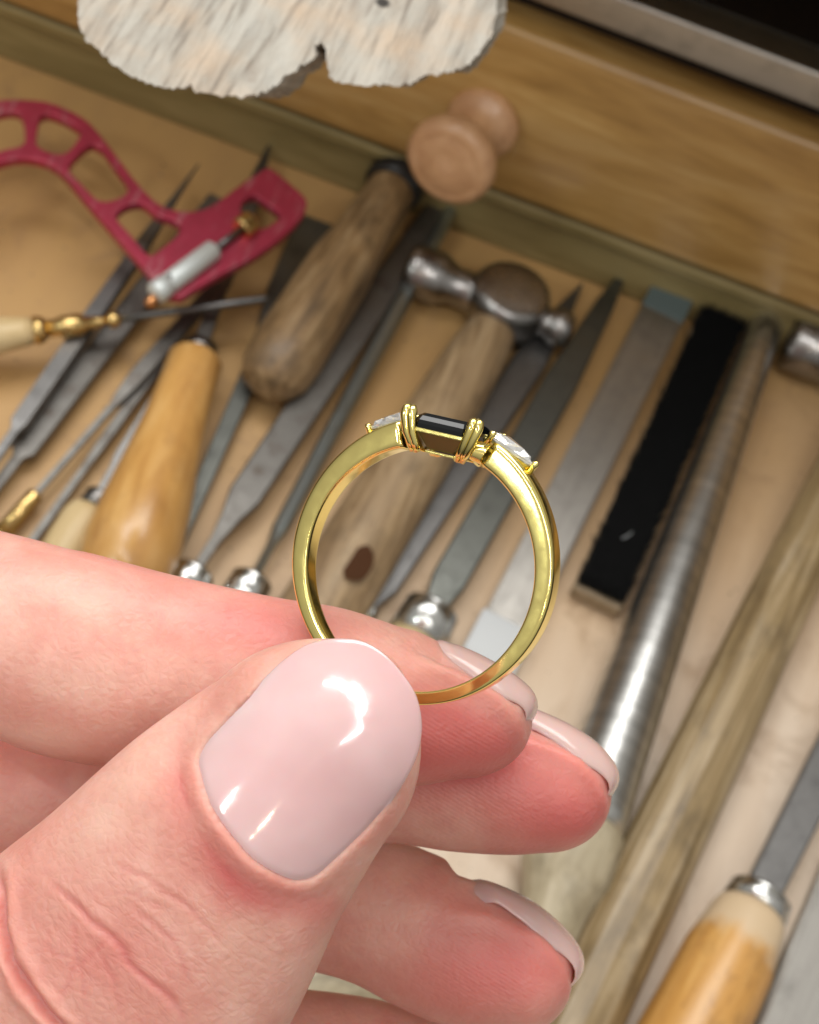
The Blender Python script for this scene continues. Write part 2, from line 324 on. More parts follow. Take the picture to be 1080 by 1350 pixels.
# ---------------------------------------------------------------- tools lying in the tray
HANDLE = [(0, .62), (-.08, .8), (-.35, .92), (-1.2, .95), (-2.6, .86), (-4.2, .98), (-5.8, 1.15), (-7.2, 1.12), (-8.0, .9), (-8.4, .5), (-8.5, 0)]
def hscale(k, l=1.0, prof=HANDLE): return [(t * l, r * k) for t, r in prof]
def ctube(mb, pts, r, n=12):
    rs = []
    for i, p in enumerate(pts):
        t = (pts[min(i + 1, len(pts) - 1)] - pts[max(i - 1, 0)]).normalized(); u = t.cross(Vector((0, 0, 1))).normalized(); v = t.cross(u)
        rr = r[i] if isinstance(r, (list, tuple)) else r
        rs.append([p + (u * math.cos(a) + v * math.sin(a)) * rr for a in [2 * math.pi * j / n for j in range(n)]])
    return mb.rings(rs)
def tool(name, label, cat, tip, fer, secs, kind, bm_, ferr=None, handle=None, hm=None, z=(.3, .3), group=None, fm=None):
    """tip and fer are photo pixels; z their heights. secs: fraction along the blade -> (width, thickness)"""
    a = G(*fer, z[1]); b_ = G(*tip, z[0]); L = (b_ - a).length
    t = thing(name, label, cat, a, aim(a, b_), group)
    build('blade', MB().bar([(f_ * L, w_, h_, 0) for f_, w_, h_ in secs], kind), bm_, t)
    if ferr:
        r, l = ferr
        build('ferrule', MB().lathe([(.02, 0), (.02, r * .8), (0, r * .9), (-.06, r), (-.12, r * .97), (-.2, r), (-l, r * 1.04), (-l, 0)], 28), fm or M_FERR, t)
    if handle: build('handle', MB().lathe([(tt - (ferr[1] if ferr else 0), r) for tt, r in [(0, 0)] + handle], 36, jit=.03), hm, t)
    return t
blade_sq = lambda w, h, neck=.08, nw=.3: [(0, nw, nw), (neck, nw, nw), (neck + .02, w, h), (.55, w, h), (.85, w * .62, h * .7), (1, .04, .04)]
GRP = 'files and scrapers laid in the tray'
# left cluster
tool('square_file', 'long square steel file under the red saw frame, leftmost pointed tip', 'file', (262, 216), (-40, 655), [(0, .25, .25), (.17, .25, .25), (.19, .5, .45), (.5, .52, .45), (.72, .42, .4), (1, .04, .04)], 'flat', M_FILE, (.5, .7), hscale(.8), M_PALE, (1.0, 1.1), GRP)
tool('flat_file', 'dark flat file directly right of the long square file at the left edge', 'file', (285, 262), (-30, 675), [(0, .3, .25), (.15, .32, .25), (.17, .72, .3), (.6, .78, .3), (1, .5, .25)], 'flat', M_FILED, (.5, .7), hscale(.8), M_WORN, (.5, .5), GRP)
tool('narrow_file', 'dark round-shouldered file running out from the end of a brass ferrule near the left edge', 'file', (300, 362), (47, 652), [(0, .17, .17), (.38, .2, .2), (.4, .3, .28), (.5, .5, .35), (.9, .45, .3), (1, .35, .3)], 'flat', M_FILED, (.24, 1.4), hscale(.3, .8), M_BRASS, (.9, .5), GRP, M_BRASS)
tool('needle_file', 'thin dark needle file between the brass ended file and the pale handle', 'file', (212, 478), (20, 745), [(0, .22, .22), (.45, .2, .2), (.62, .3, .22), (1, .3, .2)], 'flat', M_FILED, None, None, None, (.5, .3), GRP)
tool('pale_handled_scraper', 'scraper with a pale wooden handle and dark ferrule left of the amber handle', 'scraper', (222, 505), (133, 652), [(0, .3, .3), (.2, .35, .3), (.3, .5, .3), (1, .45, .25)], 'flat', M_FILE, (.42, .55), hscale(.72), M_PALE, (.9, .6), GRP, M_FERRD)
t = tool('amber_handled_scraper', 'pointed scraper with large glossy amber wooden handle left of centre', 'scraper', (357, 186), (265, 455), [(0, .42, .4), (.25, .42, .36), (.3, .55, .3), (.7, .6, .3), (.85, .35, .25), (1, .05, .05)], 'flat', M_FILED, (.52, .5), [(0, .5), (-.05, .72), (-.2, .82), (-1.2, .82), (-2.6, .9), (-4.2, 1.08), (-5.6, 1.24), (-7, 1.3), (-8, 1.15), (-8.6, .6), (-8.7, 0)], M_ORANGE, (.6, 1.05), GRP, M_FERRD)
tool('broad_scraper', 'broad grey-green flat steel blade under the red saw and the worn handle', 'scraper', (418, 292), (222, 742), [(0, .4, .3), (.35, .5, .3), (.6, .6, .3), (.75, 1.15, .2), (.95, 1.25, .2), (1, 1.1, .2)], 'flat', M_FILEG, (.5, .6), hscale(.8), M_WORN, (.4, .35), GRP)
# pin vise crossing
a = G(45, 436, 1.5); b_ = G(356, 393, 1.8); L = (b_ - a).length
t = thing('pin_vise', 'pin vise with cream wooden grip, brass collars and thin steel rod at the left edge', 'pin vise', a, aim(a, b_))
build('grip', MB().lathe([(-5, 0), (-5, .3), (-3, .5), (-1.2, .56), (-.35, .44), (-.05, .38), (-.05, 0)], 30), M_PALE, t)
build('collar', MB().lathe([(-.05, 0), (-.05, .38), (.1, .42), (.3, .36), (.34, 0)], 30), M_BRASS, t)
build('chuck', MB().lathe([(.34, 0), (.34, .26), (.7, .26), (.75, .32), (1.35, .32), (1.45, .22), (1.9, .16), (2.05, .14), (2.05, 0)], 30), M_BRASS, t)
build('ball_nut', MB().lathe([(2.05, 0)] + [(2.28 - .25 * math.cos(k * math.pi / 8), .25 * math.sin(k * math.pi / 8)) for k in range(1, 8)] + [(2.53, 0)], 24), M_BRASS, t)
build('rod', MB().lathe([(2.5, .0), (2.5, .12), (L - .2, .12), (L, .06), (L, 0)], 16), M_FILE, t)
# worn mallet-like handle
a = G(522, 240, 1.5); b_ = G(346, 516, 1.2); L = (a - b_).length
t = thing('worn_wooden_handle', 'thick worn brown wooden handle with a black rubber collar at its upper end', 'handle', a, aim(a, b_))
build('grip', MB().lathe([(0, 0), (0, .74), (.5, .8), (1.6, .82), (3, .92), (4.2, 1.05), (L - 1.6, 1.12), (L - .8, 1.05), (L - .3, .82), (L - .05, .4), (L, 0)], 40, jit=.07), M_WORN, t)
build('collar', MB().lathe([(-.85, 0), (-.85, .7), (-.7, .9), (-.2, .98), (.3, .96), (.4, .88), (.4, 0)], 36), M_BLACK, t)
build('tang', MB().lathe([(-2.1, 0), (-2.1, .3), (-.7, .34), (-.7, 0)], 20), M_FILED, t)
tool('wide_dark_file', 'wide dark flat file running past the right side of the worn wooden handle', 'file', (585, 262), (257, 754), [(0, .26, .26), (.07, .3, .28), (.12, .55, .3), (.17, .95, .34), (.7, 1.0, .34), (.9, .8, .3), (1, .6, .25)], 'flat', M_FILED, (.6, 1.0), hscale(.85), M_PALE, (.6, .7), GRP)
tool('bluish_file', 'slim bluish grey file just right of the wide dark file', 'file', (602, 262), (333, 764), [(0, .3, .3), (.08, .28, .28), (.12, .5, .3), (.6, .56, .32), (1, .45, .3)], 'half', M_FILEB, (.6, 1.0), hscale(.85), M_WORN, (.9, .7), GRP)
# chasing hammer
hc = G(668, 404, 1.0); hx = Vector((1, -.02, 0)).normalized()
t = thing('chasing_hammer', 'small chasing hammer with dark steel head, domed peen and long wooden handle', 'hammer', hc)
xl = (G(532, 362, 1.0) - hc).length; xr = (G(752, 440, 1.0) - hc).length
hd = MB().lathe([(-xl, 0), (-xl, .68), (-xl + .12, .82), (-xl + .3, .85), (-xl + 1.1, .85), (-xl + 1.3, .74), (-xl + 1.6, .6), (-1.15, .62), (-.7, .76), (0, .84), (.7, .74), (1.1, .52), (1.35, .46), (xr - .8, .46), (xr - .6, .58), (xr - .4, .64), (xr - .15, .6), (xr, .4), (xr + .06, 0)], 36, (0, 0, 0), hx)
build('head', hd, M_HAMMER, t)
build('eye_boss', MB().lathe([(-1.0, 0), (-1.0, .95), (-.85, 1.1), (0, 1.28), (.6, 1.26), (.78, 1.2), (.88, 1.08), (.9, 1.0), (.93, .5), (.94, 0)], 44, (0, 0, 0), (.02, .05, 1)), M_HAMMER, t)
a = hc + Vector((0, 0, -.05)); b_ = G(395, 850, .9); L = (b_ - a).length
rm = aim(a, b_)
hb = MB().lathe([(.7, 0), (.7, .62), (1.3, .8), (2.2, .92), (4, .98), (7, 1.08), (11, 1.15), (L + 3, 1.1), (L + 4.2, .8), (L + 4.4, 0)], 36, jit=.05, flat=.85)
ho = build('handle', hb, M_HAMW, t, rm.to_4x4())
# dark knot in the hammer handle: a flat oval scar let into the wood
kc = G(474, 742, 2.02) - hc
kn = MB(); kr = []
yy = (b_ - a).normalized(); xx = rm.col[0]
vs = [kc] + [kc + yy * .62 * math.cos(q) * (1 + .06 * math.sin(3 * q)) + xx * .36 * math.sin(q) - Vector((0, 0, .10 * abs(math.sin(q)))) for q in [2 * math.pi * k / 24 for k in range(24)]]
kn.add(vs, [(0, 1 + k, 1 + (k + 1) % 24) for k in range(24)])
build('knot', kn, mat('dark_knot', (.07, .03, .014), .85, Specular_IOR_Level=.1)[0], t)
tool('grey_flat_file', 'plain grey flat file passing beneath the peen of the chasing hammer', 'file', (768, 374), (483, 800), [(0, .5, .28), (.02, .6, .28), (.06, 1.0, .32), (.72, 1.05, .32), (.88, .6, .26), (1, .06, .1)], 'flat', M_FILE, (.42, .5), hscale(.8), M_PALE, (.3, .4), GRP)
tool('half_round_file', 'greenish half-round file with a big steel ferrule seen through the ring', 'file', (832, 342), (570, 804), [(0, .5, .3), (.02, .7, .34), (.07, 1.0, .4), (.6, 1.05, .42), (.85, .6, .3), (1, .05, .06)], 'flat', M_FILEG, (.8, 1.15), hscale(1.0), M_PALE, (.6, .6), GRP)
t = tool('steel_strip', 'wide flat steel strip with a white plastic end beside the black brush', 'steel strip', (890, 380), (664, 832), [(0, 1.4, .2), (.5, 1.45, .2), (.95, 1.4, .2), (1, 1.3, .2)], 'flat', M_STEEL, None, None, None, (.8, .5))
build('end_sleeve', MB().box((-.8, -1.2, -.16), (.8, .3, .2), .08), M_WHITE, t)
build('end_tab', MB().box((-.72, .92 * (G(893, 383, .8) - G(668, 828, .5)).length, -.13), (.72, 1.0 * (G(893, 383, .8) - G(668, 828, .5)).length + .05, .14), .03), mat('blue_grey_tab', (.09, .12, .12), .5)[0], t)
# black bristle brush
a = G(797, 772, 1.05) - Vector((0, 0, .75)); b_ = G(971, 380, 1.05) - Vector((0, 0, .75)); L = (b_ - a).length
t = thing('bristle_brush', 'long narrow wooden brush covered with dense black bristles', 'brush', a, aim(a, b_))
build('brush_back', MB().box((-.76, -.2, -.25), (.76, L, .3), .1), M_BRUSHW, t)
bb = MB().box((-.5, .2, .2), (.5, L - .2, .6))
for i in range(17000):
    x = random.uniform(-.7, .7); y = random.uniform(-.05, L + .03); h = random.uniform(.45, .8); dx, dy = random.gauss(0, .13) + .16 * noise.noise(Vector((math.copysign(3, x), y * 3.7, 0))), random.gauss(0, .15); r = .024
    q = random.uniform(0, 3.14); c_, s_ = math.cos(q) * r, math.sin(q) * r
    bb.add([(x - c_, y - s_, .2), (x + c_, y + s_, .2), (x + s_, y - c_, .2), (x + dx, y + dy, .25 + h)], [(0, 1, 3), (1, 2, 3), (2, 0, 3)])
o = build('bristles', bb, mat('black_bristle', (.0035, .0035, .0035), .7, Specular_IOR_Level=.13)[0], t); o['kind'] = 'stuff'
fz = MB(); ctube(fz, [Vector((-.12 + .05 * k, 1.5 + .06 * k * k * .4, 1.13 + .03 * math.sin(k))) for k in range(5)], .012, 6)
build('glint', fz, M_WHITE, t)  # the glint on the bristles, modelled as a white sliver
# ring mandrel
a = G(769, 1090, 1.15); b_ = G(1017, 410, 1.15); L = (b_ - a).length
t = thing('ring_mandrel', 'long tapered steel ring mandrel with a weathered wooden grip', 'ring mandrel', a, aim(a, b_))
build('taper', MB().lathe([(0, 0), (0, 1.05)] + [(L * k / 40, 1.07 - .56 * k / 40) for k in range(1, 40)] + [(L - .1, .5), (L, .4), (L, 0)], 64), M_MSTEEL, t)
for k in range(34):      # engraved size rings
    y = L * (.04 + .9 * k / 34); r = 1.07 - .56 * y / L
    build('size_mark', MB().lathe([(y - .012, r - .01), (y - .012, r + .002), (y + .012, r + .002), (y + .012, r - .01)], 40), M_FILE, t)
build('grip', MB().lathe([(.02, 0), (.02, .98), (-.1, 1.16), (-.9, 1.22), (-1.5, 1.2), (-1.7, 1.1), (-2.4, .85), (-3.2, .78), (-5, .95), (-7, 1.05), (-8, .7), (-8.1, 0)], 44, jit=.05), M_MAND, t)
build('rivet', MB().lathe([(0, 0), (0, .11), (.05, .09), (.06, 0)], 16, (.2, .35, 1.0), (.2, 0, 1)), M_FERR, t)
# second hammer at right with long stained handle
a = G(1168, 495, 1.2); b_ = G(758, 1360, 1.0); L = (b_ - a).length
t = thing('stained_hammer', 'hammer with dark round steel head at right edge and long olive-stained handle', 'hammer', a, aim(a, b_))
xf = aim(a, b_).transposed().to_4x4()
hl = -3.25
build('head', MB().lathe([(-3.4, 0), (-3.4, .85), (-3.25, .97), (-1.6, .97), (-1.3, .7), (-.9, .62), (0, .9), (.9, .62), (1.4, .7), (2.8, .8), (2.9, 0)], 40, (0, 0, 0), (1, .02, 0)), M_HAMMER, t, xf)
build('handle', MB().lathe([(.3, 0), (.3, .6), (2, .74), (6, .86), (10, .93), (14, .99), (L, 1.03), (L + 3, 1.1), (L + 4, .7), (L + 4.1, 0)], 12, jit=.08, flat=.8, smooth=False), M_OLD, t)
# file bottom right
tool('ferruled_file', 'flat grey file with shiny ferrule and amber speckled handle at bottom right', 'file', (1146, 895), (1003, 1180), [(0, .5, .4), (.04, .95, .35), (.6, 1.05, .35), (1, 1.0, .35)], 'flat', M_FILE, (.86, .6), [(0, .8), (-.06, .95), (-.3, 1.02), (-.9, 1.1), (-1.6, 1.2), (-3, 1.22), (-5, 1.3), (-7, 1.2), (-7.6, .6), (-7.7, 0)], M_AMB2, (1.0, 1.1), GRP)
tool('wide_steel_bar', 'very wide brushed steel bar in the bottom right corner', 'steel bar', (1165, 1080), (1030, 1420), [(0, 2.2, .6), (1, 2.1, .6)], 'flat', M_STEEL, None, None, None, (.5, .5))
a = G(585, 1262, .9); b_ = G(330, 1318, .9)
t = thing('loose_pale_handle', 'loose pale wooden handle glimpsed between the ring and little fingers', 'handle', a, aim(a, b_))
build('grip', MB().lathe([(0, 0), (0, .5), (.3, .66), (2, .8), (4, .72), (6, .8), (6.4, .4), (6.5, 0)], 30, jit=.04), M_MAND, t)

# red saw frame
def poly_solid(name, outer, holes, z, th, m_, parent, org, bev=.04):
    cu = bpy.data.curves.new(name, 'CURVE'); cu.dimensions = '2D'; cu.fill_mode = 'BOTH'; cu.extrude = th / 2 * CM; cu.bevel_depth = bev * CM; cu.bevel_resolution = 2; cu.offset = -bev * CM
    for loop, cyc in [(outer, 2)] + [(h, 2) for h in holes]:
        pw = [G(x, y, z) for x, y in loop]; n_ = len(pw)
        s = cu.splines.new('BEZIER'); s.bezier_points.add(n_ - 1); s.use_cyclic_u = True; s.resolution_u = 4
        for k, p in enumerate(pw):
            bp = s.bezier_points[k]; bp.co = ((p.x - org.x) * CM, (p.y - org.y) * CM, 0)
            tg = (pw[(k + 1) % n_] - pw[k - 1]); tg.z = 0; tg.normalize()
            l0 = (p - pw[k - 1]).length * .3; l1 = (pw[(k + 1) % n_] - p).length * .3
            bp.handle_left_type = bp.handle_right_type = 'FREE'
            bp.handle_left = bp.co - tg * l0 * CM; bp.handle_right = bp.co + tg * l1 * CM
    ob = bpy.data.objects.new(name, cu); COL.objects.link(ob)
    dg = bpy.context.evaluated_depsgraph_get(); me = bpy.data.meshes.new_from_object(ob.evaluated_get(dg)); bpy.data.objects.remove(ob); bpy.data.curves.remove(cu)
    me.materials.clear(); me.materials.append(m_); me.name = name
    o = bpy.data.objects.new(name, me); COL.objects.link(o); o.parent = parent; return o
zs = 2.6
so = G(215, 320, zs)
t = thing('saw_frame', 'red anodised jeweller saw frame with cut-out windows and silver blade clamp', 'saw', so)
outer = [(-160, 250), (-110, 190), (-60, 155), (-25, 141), (5, 136), (35, 136), (62, 139), (90, 149), (115, 164), (135, 186), (155, 212), (176, 240), (198, 264), (216, 277), (240, 283), (266, 281), (290, 268), (312, 251), (334, 236), (350, 226), (356, 226), (378, 243), (400, 263), (404, 272), (399, 287), (375, 313), (335, 342), (290, 366), (252, 388), (238, 396), (222, 392), (206, 378), (196, 366), (184, 351), (163, 327), (138, 298), (110, 265), (88, 238), (70, 223), (45, 214), (20, 214), (-10, 224), (-50, 255), (-90, 310), (-140, 330)]
holes = [[(-60, 185), (-30, 165), (0, 154), (22, 152), (30, 159), (33, 180), (30, 195), (5, 202), (-30, 216), (-50, 222)],
         [(54, 158), (66, 155), (86, 163), (106, 176), (103, 187), (88, 205), (72, 207), (50, 197), (49, 178)],
         [(120, 195), (134, 200), (150, 222), (169, 249), (165, 260), (150, 268), (136, 270), (126, 266), (108, 248), (91, 228), (98, 214)],
         [(172, 274), (188, 273), (206, 287), (232, 297), (238, 305), (230, 318), (212, 332), (200, 341), (192, 338), (172, 314), (153, 291), (158, 282)],
         [(318, 272), (334, 262), (350, 272), (369, 288), (362, 297), (344, 306), (332, 300), (318, 284)]]
poly_solid('frame', outer, holes, zs, .24, M_RED, t, so)
a = G(203, 388, zs + .35); b_ = G(282, 329, zs + .35); d = (b_ - a)
la = a - so; ax = d.normalized(); L = d.length
build('clamp', MB().lathe([(0, 0), (0, .26), (.08, .33), (.5, .34), (.52, .3), (.62, .3), (.64, .31), (L - .05, .31), (L, .26), (L, 0)], 30, la, ax), M_CLAMP, t)
build('clamp_hole', MB().lathe([(0, 0), (0, .075), (.02, .075), (.02, 0)], 14, la + ax * .72 + Vector((-.04, -.1, .29)), (0, -.25, 1)), M_BLACK, t)
build('screw', MB().lathe([(L, 0), (L, .1), (L + 1.25, .1), (L + 1.25, 0)], 16, la, ax), M_FILE, t)
nb = MB(); prof = []
nb.lathe([(L + 1.15, 0), (L + 1.15, .3), (L + 1.22, .36), (L + 1.6, .36), (L + 1.68, .3), (L + 1.68, 0)], 22, la, ax, smooth=False)
build('thumb_nut', nb, M_BRASS, t)
build('clamp_foot', MB().lathe([(-.34, 0), (-.34, .1), (-.2, .16), (0, .18), (0, 0)], 18, la + Vector((.05, 0, -.15)), ax), mat('copper', (.7, .33, .14), .3, 1.0)[0], t)

# ---------------------------------------------------------------- the ring (built in millimetres, own axes)
rc = P(556, 750, 12.87)
yaw, tilt, roll = R(-22), R(3), R(14)
Cx, Cy, Cz = Rt, Up, -Fw
mrot = Matrix((Cx, Cy, Cz)).transposed() @ Matrix.Rotation(-roll, 3, 'Z') @ Matrix.Rotation(yaw, 3, 'Y') @ Matrix.Rotation(tilt, 3, 'X')
ring = thing('gold_ring', 'yellow gold ring with black emerald-cut stone and white side diamonds, held between thumb and finger', 'ring', rc, mrot)
MM = Matrix.Scale(.1, 4)
m, nt, b = mat('yellow_gold', (1.0, .84, .30), .1, 1.0)
n = N(nt, 'ShaderNodeTexNoise', Scale=900, Detail=4); nt.links.new(coords(nt, (1, 1, 1)), n.inputs['Vector']); bump(nt, b, n.outputs[0], .08, .00008)
rr = N(nt, 'ShaderNodeMapRange'); rr.inputs[3].default_value = .06; rr.inputs[4].default_value = .2; nt.links.new(n.outputs[0], rr.inputs[0]); nt.links.new(rr.outputs[0], b.inputs['Roughness'])
M_GOLD = m
M_ONYX = mat('black_stone', (.002, .003, .004), .05, IOR=1.5)[0]
M_DIA = mat('diamond', (.93, .94, .97), 0.02, IOR=2.2, Transmission_Weight=.55, Coat_Weight=1.0)[0]
sh = MB(); rs = []
NS = 120; th0 = R(20)
for i in range(NS + 1):
    a = th0 + (2 * math.pi - 2 * th0) * i / NS          # angle from the top
    k = (1 + math.cos(a)) / 2                             # 1 at top, 0 at bottom
    wd = 1.95 + .9 * k ** 2; kk = min(1, k / .5); t_ = 1.08 + .34 * kk * kk * (3 - 2 * kk) + .9 * k ** 4
    ri = 9.55; rm_ = ri + t_ / 2
    sec = []
    for j in range(56):
        q = 2 * math.pi * j / 56; c_, s_ = math.cos(q), math.sin(q)
        e_ = .3 if c_ < 0 else .5
        rad = rm_ + t_ / 2 * math.copysign(abs(c_) ** e_, c_); z = wd / 2 * math.copysign(abs(s_) ** .3, s_)
        sec.append(Vector((rad * math.sin(a), rad * math.cos(a), z)))
    rs.append(sec)
sh.rings(rs); build('shank', sh, M_GOLD, ring, MM)
# basket under the stone
sw, sl = 2.45, 3.0                                       # half width, half length of the stone
def rect(hw, hl, y, c=.55): return [Vector(p) for p in [(-hw + c, y, -hl), (hw - c, y, -hl), (hw, y, -hl + c), (hw, y, hl - c), (hw - c, y, hl), (-hw + c, y, hl), (-hw, y, hl - c), (-hw, y, -hl + c)]]
def frame(mb, hw, hl, y0, y1, t_, hw1=None, hl1=None):
    hw1 = hw1 or hw; hl1 = hl1 or hl
    a0, a1, b1, b0 = rect(hw, hl, y0), rect(hw1, hl1, y1), rect(hw1 - t_, hl1 - t_, y1, .4), rect(hw - t_, hl - t_, y0, .4)
    mb.rings([a0, a1, b1, b0], closed=True, smooth=False)
bk = MB(); frame(bk, 2.62, 2.9, 10.45, 10.8, .5); frame(bk, 1.75, 1.9, 9.0, 9.22, .45)
build('gallery', bk, M_GOLD, ring, MM, bevel=.008)
bw = MB(); bw.rings([rect(1.6, 1.75, 9.3), rect(2.42, 2.7, 10.5)], cap0=False, cap1=False, smooth=False)
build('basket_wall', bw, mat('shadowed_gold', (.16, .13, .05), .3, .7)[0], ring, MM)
st = MB(); st.rings([rect(.7, 1.0, 9.2, .2), rect(1.6, 2.0, 9.9, .5), rect(sw, sl - .1, 10.78, .6), rect(sw + .02, sl - .08, 11.1, .6), rect(sw - .04, sl - .18, 11.4, .55), rect(sw - .2, sl - .42, 11.75, .5), rect(sw - .5, sl - .8, 12.0, .4)], smooth=False)
build('centre_stone', st, M_ONYX, ring, MM)
for sx_ in (-1, 1):
    for sz in (-1, 1):
        pr = MB()
        for dx_ in (0, .56):            # double claws, side by side
                p0 = Vector((sx_ * (1.7 + dx_ * .6), 8.95, sz * 2.15)); p1 = Vector((sx_ * (2.2 + dx_ * .9), 10.3, sz * 2.8)); p2 = Vector((sx_ * (2.5 + dx_), 11.5, sz * 2.95)); p3 = Vector((sx_ * (2.56 + dx_ * .8), 12.1, sz * 2.85)); p4 = Vector((sx_ * (2.56 + dx_ * .5), 12.35, sz * 2.7))
                if sz < 0: p2.y -= .45; p3.y -= .6; p4.y -= .65
                pl = [p0, (p0 + p1) / 2, p1, (p1 + p2) / 2, p2, (p2 + p3) / 2, p3, p4]
                ctube(pr, pl, [.33, .34, .35, .36, .38, .41, .37, .15], 16)
        build('claw', pr, M_GOLD, ring, MM)
# shoulders joining shank to basket and the side stones
for s in (-1, 1):
    jo = MB(); rs = []
    for k in range(7):
        a = R(19 + .3) + (R(13.5) - R(19)) * k / 6; ri = 9.5 - .1 * k / 6; ro = 11.35 - .35 * k / 6; hw = 1.2 + .35 * k / 6
        sec = []
        for j in range(16):
            q = 2 * math.pi * j / 16; c_, s_ = math.cos(q), math.sin(q)
            rad = (ri + ro) / 2 + (ro - ri) / 2 * math.copysign(abs(c_) ** .6, c_); z = hw * math.copysign(abs(s_) ** .6, s_)
            sec.append(Vector((s * rad * math.sin(a), rad * math.cos(a), z)))
        rs.append(sec)
    jo.rings(rs); build('shoulder', jo, M_GOLD, ring, MM)
    # trillion diamond: wide end by the centre stone, point along the shank
    a0, a1 = R(17.5), R(37); ra_ = 11.75
    cen = R(24)
    up_ = Vector((s * math.sin(cen), math.cos(cen), 0)); al = Vector((s * math.cos(cen), -math.sin(cen), 0)); cz = Vector((0, 0, 1)); O = up_ * (ra_ + .1)
    tv = [Vector((-1.25, -1.3)), Vector((-1.25, 1.3)), Vector((2.45, 0))]; tri = []
    for q in range(3):
        for r_ in range(6):
            u_ = r_ / 6; p_ = tv[q] * (1 - u_) + tv[(q + 1) % 3] * u_; bulge = .16 * math.sin(math.pi * u_); p_ = p_ * (1 + bulge) if p_.length > 0 else p_
            if r_ == 0: p_ = p_ * .93
            tri.append((p_.x, p_.y))
    def lv(k, h, dx=0, zz=0, zh=0): return [O + al * (x * (k + (zz if i_ % 2 else -zz)) + dx) + cz * z * (k + (zz if i_ % 2 else -zz)) + up_ * (h + (zh if i_ % 2 else -zh)) for i_, (x, z) in enumerate(tri)]
    dm = MB(); dm.rings([lv(.12, -1.0, .1), lv(.5, -.6, 0, .08, .05), lv(.8, -.35, 0, .03, -.06), lv(1, -.12, 0, .015), lv(1.02, .1, 0, -.015), lv(.85, .36, 0, .06, .07), lv(.62, .52, 0, -.06, .02), lv(.45, .6)], smooth=False)
    build('side_diamond', dm, M_DIA, ring, MM)
    cup = MB(); cup.rings([lv(.5, -1.2), lv(1.0, -.4), lv(1.06, -.2), lv(.95, -.2), lv(.9, -.45), lv(.45, -1.1)], closed=True, smooth=False)
    build('diamond_seat', cup, M_GOLD, ring, MM)
    for (x, z) in ((-1.3, -1.25), (-1.3, 1.25), (2.5, 0)):
        bd = MB(); base = O + al * x + cz * z
        bd.lathe([(-.7, 0), (-.7, .2), (0, .25), (.2, .3), (.36, .24), (.44, 0)], 14, base, up_); build('bead_claw', bd, M_GOLD, ring, MM)

# ---------------------------------------------------------------- the hand
def catmull(p, n):
    p = np.array(p, float); m_ = len(p); out = []
    d_ = np.r_[0, np.cumsum(np.linalg.norm(np.diff(p[:, :2], axis=0), axis=1))]
    tt = np.linspace(0, d_[-1], n)
    for t in tt:
        i = min(max(np.searchsorted(d_, t, 'right') - 1, 0), m_ - 2); u = (t - d_[i]) / (d_[i + 1] - d_[i])
        p0 = p[max(i - 1, 0)]; p1 = p[i]; p2 = p[i + 1]; p3 = p[min(i + 2, m_ - 1)]
        h = d_[i + 1] - d_[i]
        m1 = (p2 - p0) / (d_[i + 1] - d_[max(i - 1, 0)]) * h; m2 = (p3 - p1) / (d_[min(i + 2, m_ - 1)] - d_[i]) * h
        out.append((2 * u**3 - 3 * u**2 + 1) * p1 + (u**3 - 2 * u**2 + u) * m1 + (-2 * u**3 + 3 * u**2) * p2 + (u**3 - u**2) * m2)
    return np.array(out)
def finger(stn, tip, pw=.6, n=70, ns=64, sq=2.15):
    """stn: px, py, depth, half width in px, front thickness cm, back thickness cm; tip: px, py, depth"""
    S = catmull(stn, n); last = S[-1]; cap = []
    tp = np.array(tip, float)
    for k in range(1, 26):
        t = math.sin(k / 26 * math.pi / 2); g = (1 - t * t) ** pw
        # ease along the last axis direction then towards the tip
        c_ = last[:3] + (tp - last[:3]) * t
        cap.append([*c_, last[3] * g, last[4] * g, last[5] * g])
    S = np.vstack([S, cap]); C = [P(*s[:3]) for s in S]; rs = []
    for i, s in enumerate(S):
        T = (C[min(i + 1, len(C) - 1)] - C[max(i - 1, 0)]).normalized()
        V = (CAM - C[i]).normalized(); B = V.cross(T).normalized(); Nn = T.cross(B).normalized()
        if Nn.dot(V) < 0: Nn = -Nn
        a_ = s[3] * s[2] / FPX
        ring_ = []
        for j in range(ns):
            q = 2 * math.pi * j / ns; c_, s_ = math.cos(q), math.sin(q)
            x = math.copysign(abs(c_) ** (2 / sq), c_); y = math.copysign(abs(s_) ** (2 / sq), s_)
            ring_.append(C[i] + B * x * a_ + Nn * y * (s[4] if y > 0 else s[5]))
        rs.append(ring_)
    return rs
hand_mb = MB()
thumb_st = [(-330, 1760, 14.6, 330, 1.2, 1.3), (-120, 1570, 13.6, 300, 1.05, 1.2), (20, 1435, 12.9, 262, .92, 1.05), (110, 1338, 12.6, 238, .82, .95), (200, 1238, 12.4, 217, .74, .85), (293, 1116, 12.25, 186, .66, .72), (350, 1052, 12.2, 168, .62, .68), (400, 1000, 12.15, 152, .58, .64)]
hand_mb.rings(finger(thumb_st, (517, 866, 12.22), .66, 90, 80, 2.2))
index_st = [(-520, 850, 16.2, 165, .9, .9), (-300, 800, 15.0, 150, .85, .85), (-120, 805, 14.2, 130, .8, .8), (0, 828, 13.95, 124, .78, .78), (70, 856, 13.85, 135, .78, .8), (150, 876, 13.85, 134, .76, .78), (250, 890, 13.85, 124, .72, .75), (350, 905, 13.85, 118, .68, .72), (430, 918, 13.85, 118, .68, .7), (500, 930, 13.87, 108, .68, .68), (560, 939, 13.9, 97, .66, .66), (610, 944, 13.93, 82, .6, .62)]
hand_mb.rings(finger(index_st, (701, 938, 13.98), .44, 90, 72))
